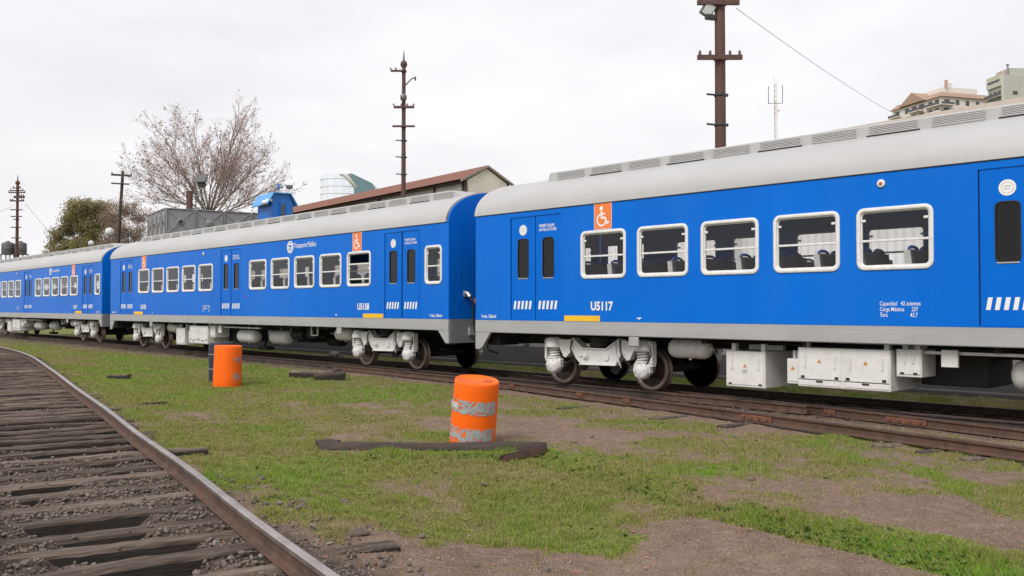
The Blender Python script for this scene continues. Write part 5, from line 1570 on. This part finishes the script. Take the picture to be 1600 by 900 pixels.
# ---- poles
def insulator(b, x, y, z, s_=1.0):
    b.lathe([(.02*s_, 0), (.045*s_, .02*s_), (.03*s_, .05*s_), (.05*s_, .07*s_), (.03*s_, .11*s_), (.02*s_, .13*s_)], 8, 'z', (x, y, z))
def iron_pole(name, X, Y, ztop, r0, r1, arms, label, finial=True, mat=None, rz=0, lean=0, pegs=()):
    mat = mat or M_pole
    root = tag(empty(name, (X, Y, gz(X, Y)), rz), label, 'utility pole')
    if lean: root.rotation_euler = (0, lean, rz)
    b = MB(); zz = [0, ztop*.35, ztop*.352, ztop*.7, ztop*.702, ztop]
    rs = [r0, r0*.97+r1*.03, r0*.72+r1*.28, r0*.6+r1*.4, r0*.4+r1*.6, r1]
    for i in range(5): b.cyl((0, 0, zz[i]), (0, 0, zz[i+1]), rs[i], rs[i+1], 16, caps=i in (0, 4))
    b.build('shaft', mat, root)
    if finial:
        f = MB(); f.lathe([(r1*1.2, ztop), (r1*1.4, ztop+.05), (r1*.8, ztop+.12), (r1*1.7, ztop+.26), (r1*1.9, ztop+.36), (r1*1.4, ztop+.48), (r1*.5, ztop+.55), (r1*.35, ztop+.8), (.01, ztop+1.05)], 12, 'z'); f.build('finial', mat, root)
    for (z, xl, xr, th_, ins) in arms:
        a = MB(); a.bbox((xl, -r0-.09, z-th_/2), (xr, -r0+.01, z+th_/2), .008); a.lathe([(r0*1.12, z-.03), (r0*1.12, z+.03)], 14, 'z')
        ao = a.build('cross_arm', mat, root)
        for u in ins:
            q = MB(); insulator(q, u, -r0-.04, z+th_/2); q.build('insulator', M_insul, ao)
    for (z, L_) in pegs:
        a = MB(); a.cyl((0, 0, z), (-L_, -.03, z+.03), .028, n=6); a.lathe([(r0*1.08, z-.035), (r0*1.08, z+.035)], 14, 'z'); a.bbox((r0*.9, -.05, z-.04), (r0*1.35, .03, z+.04), .008); a.build('step_peg', M_dark, root)
    return root
def zat(y, Z): return fpt(800, Z, y)[2] + .185
Zp = 24.5; k_ = Zp/1400.26
iron_pole('iron_pole', *fpt(1127, Zp), 10.9, .158, .14, [(zat(91, Zp), -38*k_, 32*k_, .13, (-34*k_, -18*k_, 13*k_, 28*k_)), (zat(5, Zp), -38*k_, 28*k_, .13, (-30*k_, 22*k_))],
          'big rusty iron pole with two cross arms rising behind the first coach', True, pegs=((zat(148, Zp), .38), (zat(195, Zp), .38)))
fx = fpt(1108, Zp)
fp = tag(empty('pole_floodlight', (fx[0]-.02, Zp-.12, fpt(0, Zp, 14)[2]), R(18)), 'grey floodlight mounted high on the big rusty iron pole', 'floodlight')
h = MB(); h.T = Matrix.Rotation(R(28), 4, 'Y') @ Matrix.Rotation(R(20), 4, 'X'); h.bbox((-.17, -.06, -.20), (.17, .06, .2), .02); h.bbox((-.12, .06, -.14), (.12, .18, .14), .02); h.build('lamp_head', M_flood, fp)
h = MB(); h.T = Matrix.Rotation(R(28), 4, 'Y') @ Matrix.Rotation(R(20), 4, 'X'); h.box((-.13, -.068, -.15), (.13, -.061, .15)); h.build('lens', M_floodglass, fp)
MB().bbox((-.08, -.08, -.28), (.22, .06, -.14), .02).build('bracket', M_dark, fp)
Zp = 45; k_ = Zp/1400.26
iron_pole('iron_pole', *fpt(630, Zp), zat(106, Zp)-.1, .125, .095, [(zat(167, Zp), -15*k_, 17*k_, .12, (-15*k_, -3*k_, 6*k_, 16*k_)), (zat(197, Zp), -17*k_, 18*k_, .09, ()), (zat(110, Zp), -20*k_, 0, .09, (-20*k_, -12*k_))],
          'slender rusty iron pole with spiked finial before the brown roof', True, pegs=((zat(219, Zp), .4), (zat(245, Zp), .4), (zat(272, Zp), .38)))
b = MB(); b.tube([(0, 0, 0), (.3, -.1, .28), (.5, -.1, .34)], .03, 6); b.tube([(.5, -.1, .2), (.5, -.1, .4)], .04, 6)
x, y, z = fpt(633, Zp, 131); tag(b.build('pole_bracket', M_pole, None, (x, y, z)), 'angled bracket arm near the top of the slender iron pole', 'bracket')
b = MB(); b.lathe([(.03, 0), (.16, .1), (.17, .3), (.03, .42)], 12, 'z', (0, 0, 0)); x, y, z = fpt(630, Zp-.12, 158)
tag(b.build('pole_horn', M_insul, None, (x, y-.1, z)), 'grey rounded fitting clamped round the slender iron pole', 'fitting')
Zp = 75; k_ = Zp/1400.26
iron_pole('iron_pole', *fpt(25.5, Zp), zat(292, Zp), .14, .10, [(zat(294, Zp), -6*k_, 7*k_, .08, (-5*k_, 6*k_)), (zat(298, Zp), -10*k_, 11*k_, .09, (-9*k_, 10*k_)), (zat(301, Zp), -12*k_, 14*k_, .10, (-12*k_, 13*k_)), (zat(308, Zp), -4*k_, 13*k_, .2, (5*k_, 8*k_, 11*k_)), (zat(314, Zp), -10*k_, 12*k_, .12, (-9*k_, -6*k_, 8*k_, 11*k_)),
          (zat(328, Zp), -9*k_, 10*k_, .08, ()), (zat(338.5, Zp), -8*k_, 9*k_, .08, ()), (zat(343, Zp), -5*k_, 5*k_, .07, ()), (zat(355.5, Zp), -8*k_, 8*k_, .08, ()), (zat(372, Zp), -7*k_, 8*k_, .08, ())],
          'rusty iron pole crowded with many short cross arms by the twin tanks', True)
Zp = 65; k_ = Zp/1400.26
X, Y = fpt(176, Zp)
iron_pole('timber_pole', X, Y, zat(266, Zp), .15, .10, [(zat(273, Zp), -16*k_, 16*k_, .14, (-15*k_, 15*k_)), (zat(286.5, Zp), -15*k_, 13*k_, .10, ())],
          'leaning dark timber pole with two cross arms beside the bare tree', False, M_woodpole, 0, R(3.2))
# wires
def wire(p0, p1, sag, label, r=.012):
    p0 = Vector(p0); p1 = Vector(p1); pts = []
    for i in range(25):
        t = i/24; p = p0.lerp(p1, t); p.z -= sag*4*t*(1-t); pts.append(p)
    c = pts[0].copy()
    b = MB(); b.tube([p-c for p in pts], r, 4)
    return tag(b.build('overhead_wire', M_wire, None, c), label, 'wire')
wire(fpt(1152, 24.4, 9), fpt(1460, 62, 205), .35, 'thin overhead wire slanting down from the big rusty pole', .008)
wire(fpt(38, 75, 318), fpt(150, 110, 425), .6, 'thin overhead wire from the many armed pole toward the trees', .012)
wire(fpt(20, 75, 321), fpt(-120, 60, 345), .5, 'thin overhead wire leaving the many armed pole away from the trees', .012)

# twin plastic tanks on a stand, far end of the train
Zp = 82; k_ = Zp/1400.26
for (xp, rr, lab) in ((11.5, 9.2, 'dark grey plastic water tank standing clear of the many armed pole'), (31.5, 8.6, 'dark grey plastic water tank half hidden behind the many armed pole')):
    x, y, z = fpt(xp, Zp, 397)
    t = tag(empty('plastic_tank', (x, y, z)), lab, 'water tank', 'twin plastic tanks')
    r_ = rr*k_; h_ = 19*k_
    MB().lathe([(.001, 0), (r_*.97, 0), (r_, .06), (r_, h_*.42), (r_*1.02, h_*.45), (r_, h_*.48), (r_, h_*.8), (r_*.93, h_*.9), (r_*.5, h_*.99), (r_*.3, h_*1.0), (r_*.3, h_*1.08), (.001, h_*1.09)], 28, 'z').build('tank_shell', M_plastictank, t)
    for dx, dy in ((-.4, -.4), (.4, -.4), (.4, .4), (-.4, .4)):
        MB().box((dx-.04, dy-.04, -z), (dx+.04, dy+.04, -.06)).build('leg', M_flood, t)
    MB().box((-.55, -.55, -.06), (.55, .55, -.002)).build('stand', M_flood, t)

# globe lamps among the trees
for (xp, yp, rp_, Zg, lab) in ((170, 362, 6.5, 62, 'large pale globe lamp in front of the brown shrub tree'), (141.5, 380, 4.2, 70, 'small pale globe lamp just above the roof of the end coach')):
    x, y, z = fpt(xp, Zg, yp); r_ = rp_*Zg/1400.26
    t = tag(empty('globe_lamp', (x, y, 0)), lab, 'lamp')
    MB().cyl((0, 0, -.2), (0, 0, z-r_), .05, n=8).build('post', M_flood, t)
    g = MB(); g.lathe([(.001, -r_)] + [(r_*math.cos(R(a)), r_*math.sin(R(a))) for a in range(-75, 90, 15)] + [(.001, r_)], 20, 'z', (0, 0, z)); g.build('globe', M_frame, t)
    g = MB()
    for a in (0, 45, 90, 135):
        g.tube([(r_*1.01*math.cos(R(u))*math.cos(R(a)), r_*1.01*math.cos(R(u))*math.sin(R(a)), z+r_*1.01*math.sin(R(u))) for u in range(0, 361, 20)], .018, 4)
    g.build('cage', M_louvre, t)

# ---- trees
def bare_tree(X, Y, height, spread, label, seed):
    r = random.Random(seed)
    root = tag(empty('bare_tree', (X, Y, gz(X, Y))), label, 'tree')
    tr, br, tw = MB(), MB(), []
    leaves = []
    tips = []
    fork = height*.47
    tr.tube([(0, 0, -.2), (.05, .03, fork*.5), (0, 0, fork), (.02, 0, fork+.4)], [.34, .27, .30, .22], 10)
    def grow(p, d, L_, rad, depth):
        pts = [p]; n = 5 if depth < 3 else 3; cur = p.copy(); dd = d.copy()
        for i in range(n):
            dd = (dd + Vector((r.gauss(0, .07), r.gauss(0, .07), .045 + r.gauss(0, .04)))).normalized()
            cur = cur + dd*L_/n; pts.append(cur.copy())
        rs = [rad*(1-.62*i/n) for i in range(n+1)]
        if depth <= 2: br.tube(pts, rs, 7 if depth == 0 else 5)
        else: tw.append((pts, rs))
        if depth >= 4 or L_ < .25:
            if r.random() < .12: leaves.append(pts[-1] + Vector((r.gauss(0, .06), r.gauss(0, .06), -.05)))
            return
        k = {0: 10, 1: 6, 2: 5, 3: 4}[depth]
        for j in range(k):
            t = .22 + .75*(j+r.random()*.8)/k if depth else .25+.7*(j+r.random()*.8)/k
            i = min(n-1, int(t*n)); q = pts[i].lerp(pts[i+1], t*n-i)
            ax = (pts[i+1]-pts[i]).normalized(); az = r.random()*6.28
            o = ax.orthogonal().normalized(); o2 = ax.cross(o)
            side = (o*math.cos(az)+o2*math.sin(az))
            ang = r.uniform(.4, .8)
            nd = (ax*math.cos(ang)+side*math.sin(ang)).normalized()
            grow(q, nd, L_*r.uniform(.36, .52)*(1.12-t*.45), rs[i]*.5, depth+1)
    # main limbs fan out of a pollarded head
    n0 = 27
    for j in range(n0):
        az = j*2.39996 + r.uniform(-.2, .2); el = math.asin(.12 + .86*(1-(j+.5)/n0)) + r.uniform(-.06, .06)
        d = Vector((math.cos(az)*math.cos(el), math.sin(az)*math.cos(el), math.sin(el)))
        reach = 1/math.hypot(math.cos(el)/spread, math.sin(el)/(height-fork))
        grow(Vector((0, 0, fork+r.uniform(-.1, .3))), d, reach*r.uniform(.76, .84), .06*r.uniform(.7, 1.2)*(1.5 if j == 0 else 1), 0)
    tr.build('trunk', M_bark, root); br.build('branches', M_bark, root)
    V, F = [], []
    for pts, rs in tw:
        for i in range(0, len(pts)-1):
            a, c = pts[i], pts[i+1]; d = (c-a)
            o = d.orthogonal().normalized(); o2 = d.normalized().cross(o); q = max(rs[i], .0055)
            b0 = len(V)
            for e in range(3):
                V.append(tuple(a + o*(q*math.cos(e*2.094)) + o2*(q*math.sin(e*2.094))))
            V.append(tuple(c))
            F += [(b0, b0+1, b0+3), (b0+1, b0+2, b0+3), (b0+2, b0, b0+3)]
    inst('twigs', np_mesh('twigs', np.array(V), np.array(F), M_twig), root)['kind'] = 'stuff'
    V = []
    for p in leaves:
        for q in range(1):
            s_ = r.uniform(.035, .075); a = Vector((r.gauss(0, 1), r.gauss(0, 1), r.gauss(0, 1))).normalized()*s_; o = a.orthogonal().normalized()*s_*.8
            V += [tuple(p-a), tuple(p-o), tuple(p+a), tuple(p+o)]
    inst('leaves', np_mesh('leaves', np.array(V), np.arange(len(V)).reshape(-1, 4), M_dryleaf), root)['kind'] = 'stuff'
    return len(tw), len(leaves)
Zt = 62
X, Y = fpt(326, Zt)
print('tree', bare_tree(X, Y, zat(138, Zt), 6.9, 'wide bare tree with a few dry leaves behind the water tank', 5))

def leafy_tree(X, Y, clumps, mat, label, seed, leaf=.2, per=420, trunk_h=3.5):
    """clumps: (dx, dy, z, rx, rz)"""
    r = np.random.default_rng(seed)
    root = tag(empty('leafy_tree', (X, Y, gz(X, Y))), label, 'tree')
    b = MB(); b.tube([(0, 0, -.2), (.1, 0, trunk_h*.6), (0, 0, trunk_h)], [.3, .24, .2], 8)
    for (dx, dy, z, rx, rz) in clumps[::2]:
        b.tube([(0, 0, trunk_h*.8), (dx*.4, dy*.4, (trunk_h+z)/2), (dx*.9, dy*.9, z)], [.14, .09, .04], 6)
    b.build('trunk', M_bark, root)
    V, T = [], []
    for (dx, dy, z, rx, rz) in clumps:
        m = int(per*rx*rx*.75); rx *= 1.25; rz *= 1.3
        ncl = max(4, int(rx*rx*9))
        for _ in range(ncl):
            u = r.normal(size=3); u /= np.linalg.norm(u); u *= r.random()**.33
            c = np.array([dx, dy, z]) + u*np.array([rx, rx, rz])*.92
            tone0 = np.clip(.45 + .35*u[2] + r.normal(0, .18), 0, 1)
            k = m//ncl
            P = c + r.normal(0, 1, (k, 3))*np.array([.5, .5, .34])*max(.7, rx*.5)
            A = r.normal(size=(k, 3)); A /= np.linalg.norm(A, axis=1)[:, None]; A *= leaf*r.uniform(.5, 1.0, (k, 1))
            B = np.cross(A, r.normal(size=(k, 3))); B /= np.linalg.norm(B, axis=1)[:, None]; B *= leaf*.4
            V.append(np.stack([P-A, P-B, P+A, P+B], 1).reshape(-1, 3)); T.append(np.repeat(np.clip(tone0+r.normal(0, .12, k), 0, 1), 4))
    V = np.vstack(V); T = np.concatenate(T)
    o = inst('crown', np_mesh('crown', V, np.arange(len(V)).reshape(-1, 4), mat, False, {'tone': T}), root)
    return root
Zt = 95; k_ = Zt/1400.26
def cl(cx0, items):
    return [((x-cx0)*k_, random.uniform(-1.2, 1.2), zat(y, Zt), rx*k_, rz*k_) for x, y, rx, rz in items]
X, Y = fpt(128, Zt)
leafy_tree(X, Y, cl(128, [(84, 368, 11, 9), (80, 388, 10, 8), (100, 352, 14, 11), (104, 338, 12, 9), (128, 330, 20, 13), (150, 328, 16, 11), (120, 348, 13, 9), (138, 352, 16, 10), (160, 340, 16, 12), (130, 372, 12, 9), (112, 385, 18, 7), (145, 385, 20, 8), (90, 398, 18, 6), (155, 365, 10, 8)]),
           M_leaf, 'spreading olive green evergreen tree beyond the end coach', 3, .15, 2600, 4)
X, Y = fpt(196, Zt-4)
Zt2 = Zt
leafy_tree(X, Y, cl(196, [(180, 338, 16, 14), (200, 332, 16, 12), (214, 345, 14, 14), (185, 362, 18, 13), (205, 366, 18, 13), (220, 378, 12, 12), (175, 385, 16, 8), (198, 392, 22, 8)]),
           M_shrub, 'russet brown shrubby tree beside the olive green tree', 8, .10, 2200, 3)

# ---- far buildings
def facade_box(name, X, Y, rz, w_, d_, h_, mat, label):
    root = tag(empty(name, (X, Y, 0), rz), label, 'building')
    MB().box((0, 0, -.5), (w_, d_, h_)).build('wall', mat, root)
    return root
# local x along the right-hand face, local y along the left-hand face (away from camera)
Zc = 305
X, Y, ztop = fpt(1474, Zc, 149)
ang = math.atan2(5, 17)
AP = facade_box('apartment_building', X, Y, ang, 24, 24, ztop, M_apwall, 'white apartment block with brown hipped roof and balconies')
zr = ztop
b = MB()
b._add([(-.8, -.8, zr), (24.8, -.8, zr), (24.8, 24.8, zr), (-.8, 24.8, zr), (1.0, 1.0, zr+1.9), (23, 1.0, zr+1.9), (23, 23, zr+1.9), (1.0, 23, zr+1.9)],
       [(0, 1, 5, 4), (1, 2, 6, 5), (2, 3, 7, 6), (3, 0, 4, 7), (4, 5, 6, 7), (0, 3, 2, 1)])
b._add([(-1.2, 6.5, zr+.2), (-1.2, 19.5, zr+.2), (-1.2, 13, zr+4.2), (6, 13, zr+4.2), (6, 6.5, zr+1), (6, 19.5, zr+1)], [(0, 2, 1), (0, 4, 3, 2), (1, 2, 3, 5)])
b.build('roof', M_aproof, AP)
MB().box((5, 4, zr+1.91), (19, 18, zr+4.6)).box((8, 5, zr+4.6), (9.2, 6.2, zr+6.4)).build('penthouse', M_apwall, AP)
MB().box((4.8, 3.0, zr+4.6), (5.6, 3.8, zr+6.8)).build('chimney', M_mastred, AP)
fl_h = 2.9
for k in range(7):
    z = zr-2.55-fl_h*k
    for x0, wv in ((1.2, 2.2), (6.0, 1.5), (10.2, 1.5), (14.5, 1.5), (18.5, 2.0), (21.5, 1.6)):
        wo_ = MB().box((x0, -.06, z), (x0+wv, -.004, z+1.7)).build('window', M_glassdark, AP)
    for y0, wv in ((1.0, 2.0), (4.2, 1.8), (8.0, 2.6), (11.8, 2.4), (15.6, 2.0), (20.5, 2.2)):
        MB().box((-.06, y0, z), (-.004, y0+wv, z+1.8)).build('window', M_glassdark, AP)
    for (y0, y1) in ((-.9, 6.6), (8.2, 14.6), (19.5, 24.6)):
        bl = MB().box((-1.7, y0, z-.55), (-.062, y1, z-.25)).build('balcony', M_apwall, AP)
        MB().box((-1.72, y0, z-.25), (-1.6, y1, z+.55)).build('railing', M_apwall if k % 2 else M_railing, bl)
    bl = MB().box((-1.2, -1.5, z-.55), (4.2, -.062, z-.25)).build('balcony', M_apwall, AP)
    MB().box((-1.2, -1.52, z-.25), (4.2, -1.4, z+.5)).build('railing', M_railing, bl)
Zc = 285
X, Y, ztop = fpt(1570, Zc, 114.7)
TW = facade_box('residential_tower', X, Y, R(6), 5.6, 7.2, ztop, M_towerwall, 'grey green residential tower with dark balconies behind the roof duct')
MB().box((-.5, .0, ztop-3.4), (-.003, 7.3, ztop+.3)).build('parapet_band', M_towergreen, TW)
MB().box((-.56, .6, ztop-1.9), (-.502, 6.6, ztop-1.2)).build('slot', M_railing, TW)
MB().box((-.3, -.15, ztop-40), (.5, -.002, ztop+.4)).build('corner_pier', M_towergreen, TW)
for k in range(8):
    z = ztop-6.0-2.65*k
    bl = MB().box((-1.2, -.2, z-.9), (-.003, 7.6, z-.6)).build('balcony', M_towerwall, TW)
    MB().box((-1.25, -.22, z-.6), (-1.15, 7.6, z+.35)).build('railing', M_railing, bl)
    for y0 in (.8, 2.9, 5.0):
        MB().box((-.06, y0, z-.5), (-.004, y0+1.4, z+1.3)).build('window', M_glassdark, TW)
    MB().box((3.6, -.05, z-.3), (5.2, -.004, z+.9)).build('window', M_glassdark, TW)
MB().cyl((2.6, 1, ztop), (2.6, 1, ztop+3.6), .28, n=10).cyl((2.6, 1, ztop+3.4), (2.6, 1, ztop+3.7), .5, n=10).build('flue', M_tank, TW)
MB().box((.8, 1.5, ztop), (2.0, 2.6, ztop+1.6)).build('roof_box', M_mastred, TW)
MB().box((3.4, 1.2, ztop), (9.5, 8, ztop+2.6)).box((5.61, .4, -.5), (12, 8, ztop-.3)).build('stair_core', M_towerwall, TW)

# curved glass tower
Zc = 420; k_ = Zc/1400.26
X, Y, ztop = fpt(530, Zc, 275)
GT = tag(empty('glass_tower', (X, Y, 0)), 'curved silver glass tower with a slanted teal top', 'building')
r_ = 30*k_
nA, nZ = 26, 26; a0, a1 = R(180), R(378)
def cut(a):     # roofline: level on the left, dropping on the right
    t = max(0, (math.degrees(a)-290)/75)
    return ztop - 1.2*max(0, (215-math.degrees(a))/35) - t*15*k_*2.2
b = MB(); V, F = [], []
for i in range(nA+1):
    a = a0+(a1-a0)*i/nA
    for j in range(nZ+1):
        V.append((r_*math.cos(a), r_*.9*math.sin(a), cut(a)*j/nZ))
for i in range(nA):
    for j in range(nZ): F.append((i*(nZ+1)+j, (i+1)*(nZ+1)+j, (i+1)*(nZ+1)+j+1, i*(nZ+1)+j+1))
b._add(V, F, True); b.build('glass_facade', M_curtain, GT)
for j in range(10):
    z = ztop-2.2-j*3.4
    pts = [(r_*1.004*math.cos(a0+(a1-a0)*i/nA), r_*.904*math.sin(a0+(a1-a0)*i/nA), z) for i in range(nA+1) if cut(a0+(a1-a0)*i/nA) > z]
    if len(pts) > 2: MB().tube(pts, .16, 4).build('floor_band', M_louvre, GT)
for i in range(0, nA, 2):
    a = a0+(a1-a0)*i/nA; c_ = cut(a)
    MB().tube([(r_*1.004*math.cos(a), r_*.904*math.sin(a), c_-36), (r_*1.004*math.cos(a), r_*.904*math.sin(a), c_)], .09, 4).build('mullion', M_frame, GT)
pts = [(r_*1.0*math.cos(a0+(a1-a0)*i/nA), r_*.9*math.sin(a0+(a1-a0)*i/nA), cut(a0+(a1-a0)*i/nA)) for i in range(13, nA+1)]
MB().tube(pts, .9, 6).build('roof_rim', M_frame, GT)
zz = lambda y: fpt(0, Zc, y)[2]
x0, x1, x2, x3 = (544-530)*k_, (550.5-530)*k_, (583-530)*k_, (587.5-530)*k_
MB().prism([(x1, zz(272)), (x2, zz(287.5)), (x3, zz(295)), (x3, 0), (x1, 0)], -r_*.45, r_*1.3, 'y').build('teal_block', M_teal, GT)
MB().prism([(x0, zz(274)), (x1-.01, zz(272)), (x1-.01, 0), (x0, 0)], -r_*.45, r_*1.3, 'y').build('end_block', M_tank, GT)

# antenna mast
Zc = 130; k_ = Zc/1400.26
X, Y, zt_ = fpt(1213.5, Zc, 128)
AM = tag(empty('antenna_mast', (X, Y, 0)), 'thin pale lattice antenna mast beyond the white shed', 'antenna mast')
for seg in range(14):
    z0_, z1_ = zt_*seg/14, zt_*(seg+1)/14; b = MB()
    P = [(.22*math.cos(R(a)), .22*math.sin(R(a))) for a in (90, 210, 330)]
    for i in range(3):
        b.cyl((*P[i], z0_), (*P[i], z1_), .035, n=5)
        for q in range(3):
            za_, zb2 = z0_+(z1_-z0_)*q/3, z0_+(z1_-z0_)*(q+1)/3
            b.cyl((*P[i], za_), (*P[(i+1) % 3], zb2), .02, n=4)
    b.build('mast_section', M_mast if seg % 4 else M_mastred, AM)
za_ = fpt(0, Zc, 160)[2]
MB().cyl((-1.0, 0, za_), (1.0, 0, za_), .04, n=6).cyl((-1.0, 0, za_-.1), (-1.0, 0, za_+2.5), .05, n=6).cyl((1.05, 0, za_), (1.05, 0, za_+2.7), .05, n=6).cyl((0, 0, zt_), (-.3, 0, zt_+.9), .02, n=5).cyl((.2, 0, zt_), (.3, 0, zt_+.4), .02, n=5).build('antenna', M_flood, AM)
MB().lathe([(.001, 0), (.2, .05), (.22, .1)], 10, 'y', (.4, -.2, za_-1.0)).build('dish', M_frame, AM)
# debris heap by the low wall
for i, (xp, Z_, sz) in enumerate(((516, 33.5, .22), (524, 33.3, .3), (531, 33.2, .2), (470, 34.5, .15))):
    x, y = fpt(xp, Z_)
    tag(inst('rubble', STONES[(7+i) % len(STONES)], None, (x, y, gz(x, y)+sz*.3), (.2, .1, i), (sz,)*3), 'pale rubble lump lying at the foot of the low grey wall', 'rubble', 'rubble lumps by the wall')
